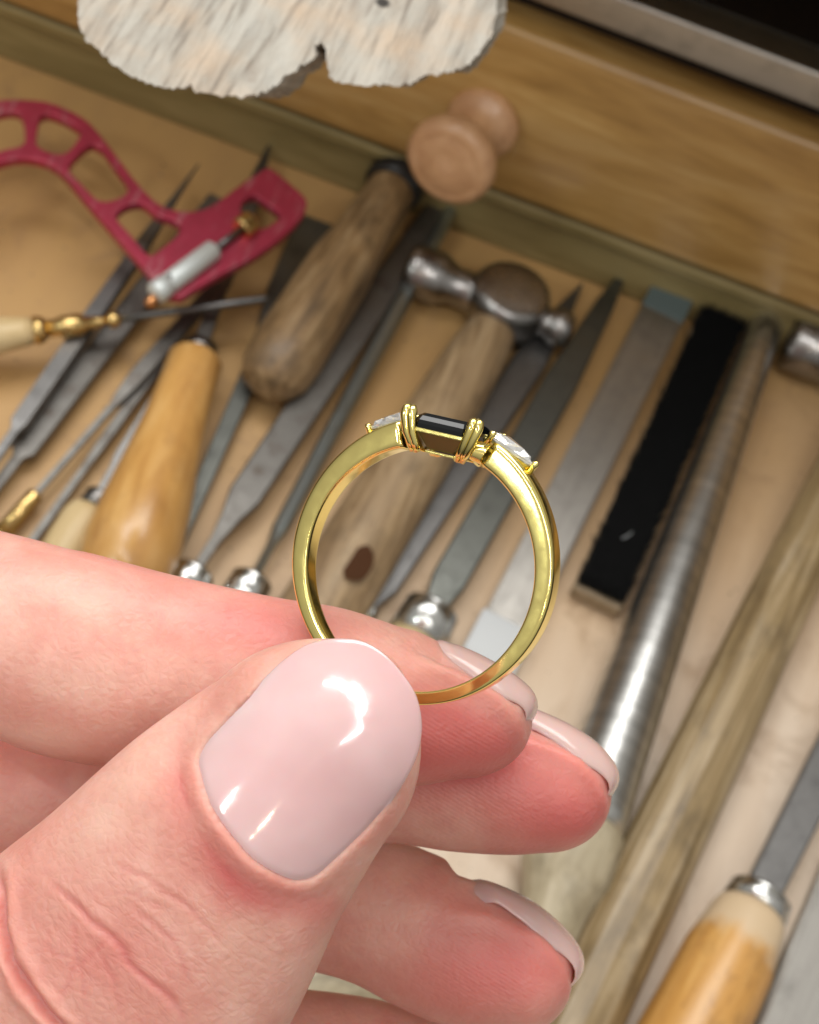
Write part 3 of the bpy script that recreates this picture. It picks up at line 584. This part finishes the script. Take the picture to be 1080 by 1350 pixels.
middle_st = [(-560, 1080, 17, 165, .9, .9), (-300, 1075, 16.0, 135, .85, .85), (-60, 1062, 15.6, 120, .8, .8), (120, 1052, 15.5, 110, .75, .75), (300, 1034, 15.3, 102, .7, .7), (430, 1020, 15.2, 97, .68, .68), (520, 1016, 15.1, 94, .68, .68), (610, 1026, 15.05, 96, .68, .66), (680, 1034, 15.0, 92, .66, .64), (720, 1037, 15.0, 86, .62, .6)]
hand_mb.rings(finger(middle_st, (806, 1034, 15.0), .42, 90, 72))
ringf_st = [(-560, 1290, 17.4, 150, .9, .9), (-300, 1240, 17, 130, .8, .8), (0, 1160, 16.5, 112, .75, .75), (250, 1145, 16.1, 100, .68, .68), (420, 1175, 15.9, 102, .66, .66), (500, 1202, 15.8, 97, .66, .66), (580, 1240, 15.7, 100, .66, .66), (640, 1263, 15.65, 98, .66, .64), (680, 1272, 15.6, 88, .6, .6)]
hand_mb.rings(finger(ringf_st, (756, 1280, 15.6), .4, 90, 72))
pinky_st = [(-560, 1480, 17.6, 130, .8, .8), (-300, 1440, 17.2, 120, .75, .75), (0, 1400, 16.9, 110, .7, .7), (250, 1390, 16.6, 92, .6, .6), (400, 1396, 16.4, 88, .58, .58), (500, 1412, 16.3, 88, .58, .58), (560, 1432, 16.3, 82, .55, .55), (620, 1450, 16.3, 72, .5, .5)]
hand_mb.rings(finger(pinky_st, (690, 1470, 16.3), .48, 80, 60))
palm_st = [(-560, 700, 17.2, 170, .8, .9), (-560, 900, 17.2, 230, 1.2, 1.2), (-540, 1150, 17.2, 260, 1.5, 1.4), (-520, 1400, 17.2, 280, 1.6, 1.5), (-560, 1650, 17.4, 290, 1.7, 1.6), (-640, 1950, 17.8, 260, 1.7, 1.7), (-760, 2300, 18.4, 270, 1.9, 1.9), (-980, 2900, 19.4, 320, 2.2, 2.2), (-1250, 3600, 20.5, 350, 2.4, 2.4)]
hand_mb.rings(finger(palm_st, (-1300, 3700, 20.7), .5, 80, 60))
hand_mb.rings(finger([(-640, 1900, 17.0, 260, 1.3, 1.3), (-450, 1780, 15.6, 290, 1.2, 1.3), (-250, 1690, 14.3, 300, 1.1, 1.2)], (-60, 1530, 13.6), .5, 40, 48))

me = bpy.data.meshes.new('hand'); me.from_pydata([Vector(v) for v in hand_mb.v], [], hand_mb.f)
bm = bmesh.new(); bm.from_mesh(me); bmesh.ops.recalc_face_normals(bm, faces=bm.faces[:]); bm.to_mesh(me); bm.free()
tmp = bpy.data.objects.new('tmp', me); COL.objects.link(tmp)
md = tmp.modifiers.new('r', 'REMESH'); md.mode = 'VOXEL'; md.voxel_size = .028; md.adaptivity = 0
dg = bpy.context.evaluated_depsgraph_get(); hm = bpy.data.meshes.new_from_object(tmp.evaluated_get(dg))
bpy.data.objects.remove(tmp); bpy.data.meshes.remove(me); hm.name = 'hand'
nv = len(hm.vertices); V = np.empty(nv * 3); hm.vertices.foreach_get('co', V); V = V.reshape(-1, 3)
ne = len(hm.edges); E_ = np.empty(ne * 2, int); hm.edges.foreach_get('vertices', E_); E_ = E_.reshape(-1, 2)
deg = np.bincount(E_.ravel(), minlength=nv)[:, None]
def lap(X, it, f_=.5):
    for _ in range(it):
        A = np.zeros_like(X)
        for c_ in range(X.shape[1]):
            A[:, c_] = np.bincount(E_[:, 0], X[E_[:, 1], c_], nv) + np.bincount(E_[:, 1], X[E_[:, 0], c_], nv)
        X = X + f_ * (A / deg - X)
    return X
V = lap(V, 6)
cR, cU, cF, cC = (np.array(x) for x in (Rt, Up, Fw, CAM))
def pix(V):
    q = V - cC; z = q @ cF; return 540 + FPX * (q @ cR) / z, 675 - FPX * (q @ cU) / z, z
def normals(V):
    hm.vertices.foreach_set('co', V.ravel()); hm.update(); n_ = np.empty(nv * 3); hm.vertex_normals.foreach_get('vector', n_); return n_.reshape(-1, 3)
NN = normals(V); X, Y, Z = pix(V)
view = cC - V; view /= np.linalg.norm(view, axis=1)[:, None]; facing = (NN * view).sum(1)
def segdist(X, Y, poly):
    best = np.full(X.shape, 1e9); par = np.zeros(X.shape); acc = 0; tot = sum(math.dist(poly[i], poly[i + 1]) for i in range(len(poly) - 1))
    for (x0, y0), (x1, y1) in zip(poly[:-1], poly[1:]):
        dx, dy = x1 - x0, y1 - y0; L2 = dx * dx + dy * dy
        t = np.clip(((X - x0) * dx + (Y - y0) * dy) / L2, 0, 1); dd = np.hypot(X - x0 - t * dx, Y - y0 - t * dy)
        m_ = dd < best; best[m_] = dd[m_]; par[m_] = (acc + t[m_] * math.sqrt(L2)) / tot; acc += math.sqrt(L2)
    return best, par
# thumb nail outline (photo pixels) and its surface
nail_px = [(262, 1021), (259, 1001), (269, 979), (295, 950), (324, 922), (353, 891), (378, 868), (407, 850), (440, 843), (476, 846), (506, 863), (530, 889), (548, 918), (555, 950), (553, 982), (543, 1011), (524, 1044), (503, 1073), (478, 1102), (451, 1128), (426, 1151), (408, 1162), (384, 1163), (354, 1150), (328, 1131), (305, 1105), (285, 1079), (271, 1052)]
def smooth_loop(p, n):
    p = np.array(p, float); m_ = len(p); out = []
    for i in range(n):
        t = i * m_ / n; k = int(t); u = t - k
        p0, p1, p2, p3 = p[(k - 1) % m_], p[k % m_], p[(k + 1) % m_], p[(k + 2) % m_]
        out.append(.5 * ((2 * p1) + (-p0 + p2) * u + (2 * p0 - 5 * p1 + 4 * p2 - p3) * u * u + (-p0 + 3 * p1 - 3 * p2 + p3) * u**3))
    return np.array(out)
NL = smooth_loop(nail_px, 128)
axd = np.array([.644, -.765]); axq = np.array([.765, .644]); nc = np.array([408, 1003.])
def nail_depth(x, y):
    """front surface of the thumb nail as camera distance (cm)"""
    s = (x - nc[0]) * axd[0] + (y - nc[1]) * axd[1]; q = (x - nc[0]) * axq[0] + (y - nc[1]) * axq[1] - 4
    qc = q / 178.; r = 1.0; sc_ = s / 178.
    base = 11.53 + .035 * sc_ + .14 * np.maximum(sc_ - .1, 0) ** 2 + .05 * np.maximum(-sc_ - .3, 0) ** 2
    return base + (r - np.sqrt(np.maximum(r * r - qc * qc, .02)))
def inside(X, Y, poly):
    c_ = np.zeros(X.shape, bool); n_ = len(poly); j = n_ - 1
    for i in range(n_):
        xi, yi = poly[i]; xj, yj = poly[j]
        if yi != yj: c_ ^= ((yi > Y) != (yj > Y)) & (X < (xj - xi) * (Y - yi) / (yj - yi) + xi)
        j = i
    return c_
th_ = (Z < 12.75) & (facing > -.3) & (X < 620)
loop = np.vstack([NL, NL[:1]])
near = th_ & (X > 180) & (X < 620) & (Y > 760) & (Y < 1240)
dist = np.full(nv, 1e9); ins = np.zeros(nv, bool)
dn, _ = segdist(X[near], Y[near], [tuple(p) for p in loop]); dist[near] = dn; ins[near] = inside(X[near], Y[near], NL)
sd = np.where(ins, -dist, dist)
zn = nail_depth(X, Y)
s_ax = (X - nc[0]) * axd[0] + (Y - nc[1]) * axd[1]
prox = np.clip((60 - s_ax) / 90, 0, 1)                   # folds fade towards the free edge
# skin next to the nail follows the nail plate, with a raised fold
wgt = np.where(near, np.exp(-np.maximum(sd, 0) ** 2 / (2 * 26 ** 2)), 0) * (facing > .05) * prox
target = zn - .028 * prox * np.exp(-((sd - 9) / 10) ** 2) - .004
dz = (target - Z) * wgt * (sd > -6)
q_ = (V - cC) / Z[:, None]
Z2 = Z + np.where(near & ~ins, dz, 0)
inn = near & ins & (facing > -.2)
Z2 = np.where(inn, np.maximum(Z2, zn + .045), Z2)
lipz = near & (sd <= 0) & (sd > -6) & (prox > .05)
Z2 = np.where(lipz, zn + .03 - .036 * prox * np.clip(1 + sd / 6, 0, 1) ** .5, Z2)
V = cC + q_ * Z2[:, None]
loc_ = near; Vs = lap(V, 3, .4); V = np.where(loc_[:, None], Vs, V)
def nail_frames(tops, dep, ang, Rn):
    S = catmull([(x, y, dep, 0, 0, 0) for x, y in tops], 26); C = [P(*q[:3]) for q in S]; fr = []
    for i in range(26):
        ii = min(max(i, 3), 15); T = (C[ii + 3] - C[ii - 3]).normalized(); V0 = (CAM - C[i]).normalized(); B = V0.cross(T).normalized()
        if B.dot(Up) < 0: B = -B
        Nn = T.cross(B).normalized(); Nn = Nn if Nn.dot(V0) > 0 else -Nn
        D = B * math.cos(R(ang)) - Nn * math.sin(R(ang)); Ls = Nn * math.cos(R(ang)) + B * math.sin(R(ang))
        fr.append((C[i] - B * Rn, D, Ls, T))
    return fr
def side_nail(tops, dep, ang, Rn, wdeg, name='nail'):
    """tops: silhouette from cuticle to free edge; a thin curved plate wrapped about the dorsal direction"""
    fr = nail_frames(tops, dep, ang, Rn); n_ = 41; out = []; inn_ = []
    for i, (c_, D, Ls, T) in enumerate(fr):
        u = i / 25; ro, ri_ = [], []
        for j in range(n_):
            x = 2 * j / (n_ - 1) - 1; ps = R(wdeg - 20 * max(0, u - .62) / .38 - 14 * max(0, .5 - u) / .5) * x
            sh_ = -.10 * abs(x) ** 2.6 * u ** 2 + .22 * x * x * (1 - u) ** 2
            tuck = .075 * abs(x) ** 8 * (1 - .75 * u) + .06 * max(0, 1 - i / 4)
            th = .018 * (1 - abs(x) ** 6 * .6)
            d_ = D * math.cos(ps) + Ls * math.sin(ps)
            ro.append(c_ + d_ * (Rn - tuck) + T * sh_ + inv); ri_.append(c_ + d_ * (Rn - tuck - th) + T * (sh_ - .006) + inv)
        out.append(ro); inn_.append(ri_)
    vs = [p for r in out for p in r] + [p for r in inn_ for p in r]; fs = []; o2 = 26 * n_
    for i in range(25):
        for j in range(n_ - 1):
            a = i * n_ + j; fs.append((a, a + 1, a + n_ + 1, a + n_)); fs.append((o2 + a, o2 + a + n_, o2 + a + n_ + 1, o2 + a + 1))
        a = i * n_; fs.append((a, a + n_, o2 + a + n_, o2 + a)); a += n_ - 1; fs.append((a, o2 + a, o2 + a + n_, a + n_))
    for j in range(n_ - 1):
        fs.append((j, o2 + j, o2 + j + 1, j + 1)); a = 25 * n_ + j; fs.append((a, a + 1, o2 + a + 1, o2 + a))
    return build(name, MB().add(vs, fs), M_NAIL2, hand)
SARG = (14, .62, 61)
SIDE = [([(545, 836), (579, 843), (612, 853), (648, 870), (676, 887), (699, 906), (708, 921), (709, 937), (700, 957)], 13.93),
        ([(655, 915), (690, 928), (720, 940), (750, 954), (783, 975), (803, 995), (815, 1015), (816, 1032), (806, 1052)], 14.98),
        ([(590, 1150), (607, 1156), (640, 1160), (674, 1173), (706, 1190), (735, 1213), (757, 1237), (769, 1260), (768, 1280), (754, 1301)], 15.62)]
def seat_nail(tops, dep, ang, Rn, wdeg):
    """press the flesh under the nail plate and raise a fold beside it"""
    global V
    fr = nail_frames(tops, dep, ang, Rn)
    fr = fr[:20]; Cn = np.array([f_[0] for f_ in fr]); Dn = np.array([f_[1] for f_ in fr]); Ln = np.array([f_[2] for f_ in fr]); Tn = np.array([f_[3] for f_ in fr])
    idx = np.where(np.linalg.norm(V - Cn.mean(0), axis=1) < 2.2)[0]; W = V[idx]
    k = np.argmin(((W[:, None, :] - Cn[None]) ** 2).sum(2), axis=1)
    q = W - Cn[k]; ax_ = (q * Tn[k]).sum(1); q = q - Tn[k] * ax_[:, None]; r_ = np.linalg.norm(q, axis=1); psi = np.degrees(np.arctan2((q * Ln[k]).sum(1), (q * Dn[k]).sum(1)))
    x = np.abs(psi) / wdeg; ok = (r_ > .2) & (np.abs(ax_) < .25) & (r_ < Rn + np.where(x < 1, .28, .12))
    u = k / 25. + np.where(k == 0, ax_, 0) * 1.5
    ee = np.clip(u / .2, 0, 1); cap_ = Rn + .05 - .082 * ee * ee * (3 - 2 * ee) - .06 * np.clip(x, 0, 1) ** 8 * ee
    press = ok & (x < .97) & (u > .02)
    r2 = np.where(press, np.minimum(r_, cap_), r_)
    fold = np.exp(-((x - 1.12) / .11) ** 2) * .045 * np.clip(u * 6, 0, 1) * np.clip((1.0 - u) * 4, 0, 1) * ok
    cut = np.exp(-((u - .01) / .08) ** 2) * .012 * (x < 1.1) * ok
    r2 = r2 + fold + cut
    V[idx] = W + q / np.maximum(r_, 1e-6)[:, None] * (r2 - r_)[:, None]
    m_ = np.zeros(nv, bool); m_[idx[(x < 1.5) & ok]] = True; Vs = lap(V, 6, .5); V = np.where(m_[:, None], Vs, V)
for tops, dep in SIDE: seat_nail(tops, dep, *SARG)
# creases
NN = normals(V)
red = np.zeros(nv); pale = np.zeros(nv)
def crease(poly, wpx, dep, zlo, zhi, redw=.5, ridge=.35):
    global V
    x0 = min(p[0] for p in poly) - 40; x1 = max(p[0] for p in poly) + 40; y0 = min(p[1] for p in poly) - 40; y1 = max(p[1] for p in poly) + 40
    m_ = np.where((X > x0) & (X < x1) & (Y > y0) & (Y < y1) & (Z > zlo) & (Z < zhi) & (facing > 0))[0]
    if not len(m_): return
    wob = np.array([noise.noise(Vector((X[i] * .03, Y[i] * .03, 7.))) for i in m_]) * 4
    d_, t = segdist(X[m_] + wob, Y[m_] - wob, poly); fade = np.clip(np.minimum(t, 1 - t) * 5, 0, 1)
    g = np.exp(-(d_ / wpx) ** 2) * fade; rd = np.exp(-((d_ - 2.4 * wpx) / (1.6 * wpx)) ** 2) * fade
    V[m_] += NN[m_] * (-dep * g + dep * ridge * rd)[:, None] * (.8 if dep > .05 else .5); red[m_] = np.maximum(red[m_], redw * .45 * np.exp(-(d_ / (wpx * 1.7)) ** 2) * fade)
TH = (11.0, 13.2)
crease([(-6, 1130), (2, 1180), (3, 1215), (16, 1262), (39, 1307), (70, 1345), (110, 1390)], 5.5, .085, *TH, 1.0, .5)
crease([(50, 1146), (62, 1155), (105, 1198), (148, 1237), (175, 1275), (210, 1303), (240, 1336), (250, 1370)], 4.2, .026, *TH, .75)
crease([(140, 1132), (156, 1139), (194, 1159), (233, 1186), (272, 1217), (300, 1250)], 3.2, .013, *TH, .4)
crease([(160, 1190), (179, 1198), (218, 1229), (241, 1268), (251, 1305)], 3.2, .015, *TH, .45)
crease([(92, 1195), (97, 1215), (101, 1260), (88, 1300), (70, 1335)], 3.0, .013, *TH, .35)
crease([(98, 1255), (108, 1290), (118, 1340)], 2.6, .010, *TH, .3)
crease([(150, 1232), (117, 1262), (90, 1285)], 2.8, .010, *TH, .35)
crease([(128, 1250), (150, 1290), (165, 1345)], 2.8, .010, *TH, .3)
crease([(135, 1175), (180, 1182), (225, 1205)], 2.6, .007, *TH, .25)
crease([(200, 1120), (240, 1140), (285, 1180), (310, 1215)], 2.6, .007, *TH, .2)
crease([(262, 1100), (282, 1135), (318, 1172)], 4.2, .008, *TH, .4)
crease([(236, 1012), (240, 1040), (252, 1075)], 2.8, .009, *TH, .5)
crease([(60, 1250), (85, 1262), (100, 1258)], 2.4, .008, *TH, .3)
crease([(30, 1200), (60, 1230), (70, 1262)], 2.6, .006, *TH, .2)
IX = (12.9, 14.6)
for pl in ([(208, 800), (211, 822), (209, 850)], [(262, 806), (266, 832), (262, 858)], [(152, 818), (160, 852), (163, 888)], [(88, 905), (93, 935), (103, 968)], [(70, 770), (74, 820), (68, 880)], [(300, 790), (303, 825)], [(124, 800), (127, 850)]):
    crease(pl, 2.6, .007, *IX, .18, .6)
crease([(560, 1135), (583, 1136), (598, 1152), (604, 1176)], 4, .02, 14.6, 16.4, .2)
# colour fields
def blob(cx, cy, rx, ry, zlo, zhi, ang=0):
    c_, s_ = math.cos(R(ang)), math.sin(R(ang)); dx, dy = X - cx, Y - cy
    u = (dx * c_ + dy * s_) / rx; v_ = (-dx * s_ + dy * c_) / ry
    return np.exp(-(u * u + v_ * v_)) * ((Z > zlo) & (Z < zhi))
red += .75 * np.clip(blob(620, 1000, 110, 50, 13, 14.7) + blob(750, 1080, 110, 60, 14.2, 15.9) + blob(560, 960, 90, 60, 13, 14.7), 0, 1)
red += .7 * np.clip(blob(660, 1280, 120, 70, 14.9, 16.8), 0, 1) + .55 * blob(340, 820, 110, 45, 12.9, 14.7, 12)
red += .55 * blob(300, 1150, 60, 25, 11, 13, 45) + .45 * blob(380, 1190, 90, 24, 11, 13, 10) + .3 * blob(240, 1030, 22, 60, 11, 13)
red += .25 * blob(150, 1270, 90, 60, 11, 13.2) + .6 * np.clip((Z - 14.7) / .5, 0, 1) * np.clip((380 - X) / 80, 0, 1)  # second term puts the dark red shadow of the left gap into the colour
pale += .45 * blob(110, 800, 50, 28, 12.9, 14.7, 20) + .4 * blob(110, 900, 60, 40, 12.9, 14.7) + .55 * blob(420, 860, 60, 20, 11, 12.8, -30) + .4 * blob(130, 1080, 60, 30, 11, 13, -50) + .5 * blob(60, 970, 60, 20, 12.9, 14.7)
lowf = np.array([noise.noise(Vector(p) * 1.6) for p in V[::1]]) if nv < 400000 else np.zeros(nv)
red = np.clip(1.25 * red + .2 * lowf, 0, 1); pale = np.clip(pale - .15 * lowf, 0, 1)
hm.vertices.foreach_set('co', (V * CM).ravel())
for nm, arr in (('red', red), ('pale', pale)):
    at = hm.attributes.new(nm, 'FLOAT', 'POINT'); at.data.foreach_set('value', arr.astype(np.float32))
pad = np.clip(blob(600, 1080, 110, 70, 14.2, 15.9) + blob(540, 870, 90, 40, 13, 14.7, 25) + blob(650, 1260, 90, 70, 14.9, 16.8) + blob(600, 980, 90, 50, 13, 14.7), 0, 1)
wrk = np.clip(blob(170, 1240, 170, 110, 11, 13.2, 40) + .5 * blob(330, 1230, 120, 60, 11, 13.2, 40) + .4 * blob(120, 850, 160, 90, 12.9, 14.7), 0, 1)
at = hm.attributes.new('wrinkle', 'FLOAT', 'POINT'); at.data.foreach_set('value', wrk.astype(np.float32))
at = hm.attributes.new('pad', 'FLOAT', 'POINT'); at.data.foreach_set('value', pad.astype(np.float32))
hm.polygons.foreach_set('use_smooth', [True] * len(hm.polygons)); hm.update()

m, nt, b = mat('skin', (.7, .4, .33), .42)
def attr(nt, nm): a_ = N(nt, 'ShaderNodeAttribute'); a_.attribute_name = nm; return a_.outputs['Fac']
n1 = N(nt, 'ShaderNodeTexNoise', Scale=260, Detail=5, Roughness=.6); nt.links.new(coords(nt, (1, 1, 1)), n1.inputs['Vector'])
n2 = N(nt, 'ShaderNodeTexNoise', Scale=1500, Detail=3); nt.links.new(coords(nt, (1, 1, 1)), n2.inputs['Vector'])
vo = N(nt, 'ShaderNodeTexVoronoi', Scale=1300, feature='DISTANCE_TO_EDGE'); nt.links.new(coords(nt, (1, 1, 1)), vo.inputs['Vector'])
c = ramp(nt, n1.outputs[0], [(.3, (.64, .30, .24)), (.55, (.71, .375, .305)), (.75, (.77, .45, .375))])
n5 = N(nt, 'ShaderNodeTexNoise', Scale=75, Detail=4, Roughness=.65); nt.links.new(coords(nt, (1, 1, 1)), n5.inputs['Vector'])
c = mixc(nt, ramp(nt, n5.outputs[0], [(.42, (0, 0, 0)), (.7, (.6,) * 3)]), c, (.66, .23, .19)); c = mixc(nt, ramp(nt, n5.outputs[0], [(.28, (.45,) * 3), (.45, (0, 0, 0))]), c, (.78, .50, .40))
c = mixc(nt, attr(nt, 'pale'), c, (.77, .54, .44)); c = mixc(nt, attr(nt, 'red'), c, (.64, .165, .15))
nt.links.new(c, b.inputs['Base Color'])
b.inputs['Subsurface Weight'].default_value = .7; b.inputs['Subsurface Radius'].default_value = (1, .32, .18); b.inputs['Subsurface Scale'].default_value = .0022
b.inputs['Specular IOR Level'].default_value = .4
wv = N(nt, 'ShaderNodeTexWave', Scale=940, Distortion=1.5, Detail=1); wv.inputs['Detail Scale'].default_value = .08
mpn = N(nt, 'ShaderNodeMapping'); tcx = N(nt, 'ShaderNodeTexCoord'); nt.links.new(tcx.outputs['Object'], mpn.inputs[0])
rdir = (Rt * .52 + Up * .85).normalized(); mpn.inputs['Rotation'].default_value = rdir.rotation_difference(Vector((1, 0, 0))).to_euler(); nt.links.new(mpn.outputs[0], wv.inputs['Vector'])
mul = N(nt, 'ShaderNodeMath', operation='MULTIPLY'); nt.links.new(wv.outputs['Fac'], mul.inputs[0]); nt.links.new(attr(nt, 'pad'), mul.inputs[1])
wn = N(nt, 'ShaderNodeTexNoise', Scale=1, Detail=4, Roughness=.6, Distortion=1.5); wm = N(nt, 'ShaderNodeMapping'); wt = N(nt, 'ShaderNodeTexCoord'); nt.links.new(wt.outputs['Object'], wm.inputs[0])
wdir = (Rt * .68 + Up * .73).normalized(); wm.inputs['Rotation'].default_value = wdir.rotation_difference(Vector((1, 0, 0))).to_euler(); wm2 = N(nt, 'ShaderNodeMapping'); wm2.inputs['Scale'].default_value = (900, 220, 220); nt.links.new(wm.outputs[0], wm2.inputs[0]); nt.links.new(wm2.outputs[0], wn.inputs['Vector'])
wr = ramp(nt, wn.outputs[0], [(.36, (0, 0, 0)), (.5, (1, 1, 1))]); wmul = N(nt, 'ShaderNodeMath', operation='MULTIPLY'); nt.links.new(wr, wmul.inputs[0]); nt.links.new(attr(nt, 'wrinkle'), wmul.inputs[1]); bump(nt, b, wmul.outputs[0], .22, .00016)
bump(nt, b, n1.outputs[0], .28, .0003); bump(nt, b, vo.outputs['Distance'], .45, .00014); bump(nt, b, n2.outputs[0], .5, .00008); bump(nt, b, mul.outputs[0], .3, .00004)
hm.materials.clear(); hm.materials.append(m)
ho = P(-400, 1300, 16)
for v in (0,): hm.transform(Matrix.Translation(-ho * CM))
hand = bpy.data.objects.new('hand', hm); COL.objects.link(hand); hand.location = ho * CM
tag(hand, 'left hand with short pale-pink polished nails pinching the gold ring', 'hand')
M_SKIN = m
# nails
m, nt, b = mat('milky_pink_polish', (.80, .56, .54), .07, Coat_Weight=1.0, Subsurface_Weight=.35, Subsurface_Scale=.002)
n = N(nt, 'ShaderNodeTexNoise', Scale=120, Detail=3); nt.links.new(coords(nt, (1, 1, 1)), n.inputs['Vector'])
nt.links.new(ramp(nt, n.outputs[0], [(.3, (.70, .42, .42)), (.7, (.80, .54, .54))]), b.inputs['Base Color']); b.inputs['Coat Roughness'].default_value = .09; b.inputs['Roughness'].default_value = .14
bump(nt, b, n.outputs[0], .22, .0008); n2_ = N(nt, 'ShaderNodeTexNoise', Scale=600, Detail=3); nt.links.new(coords(nt, (1, 1, 1)), n2_.inputs['Vector']); bump(nt, b, n2_.outputs[0], .12, .00008)
for l_ in [b.inputs['Normal'].links[0].from_socket]: nt.links.new(l_, b.inputs['Coat Normal'])
M_NAIL = m
M_NAIL2 = mat('clear_pink_polish', (.92, .50, .46), .2, Coat_Weight=.25, Transmission_Weight=.15, Subsurface_Weight=.4, Subsurface_Scale=.002)[0]
inv = -ho
nb = MB(); RN = 30; rings_ = []
cen = NL.mean(0)
for k in range(RN + 1):
    f_ = (k / RN) ** .8; ring_ = []
    for p in NL:
        x, y = cen + (p - cen) * max(f_, .004)
        sq_ = (p[0] - nc[0]) * axd[0] + (p[1] - nc[1]) * axd[1]; d_ = nail_depth(np.array(x), np.array(y)) + .03 * min(1, max(0, (60 - sq_) / 90)) * max(0, (f_ - .93) / .07) ** 2; ring_.append(P(x, y, float(d_)) + inv)
    rings_.append(ring_)
for dd, f_ in ((.012, 1.006), (.035, 1.008), (.055, .995), (.06, .9)):
    rings_.append([P(*(cen + (p - cen) * f_), float(nail_depth(*(cen + (p - cen) * min(f_, 1)))) + dd) + inv for p in NL])
nb.rings(rings_); o = build('thumbnail', nb, M_NAIL, hand)

for tops, dep in SIDE: side_nail(tops, dep, *SARG)
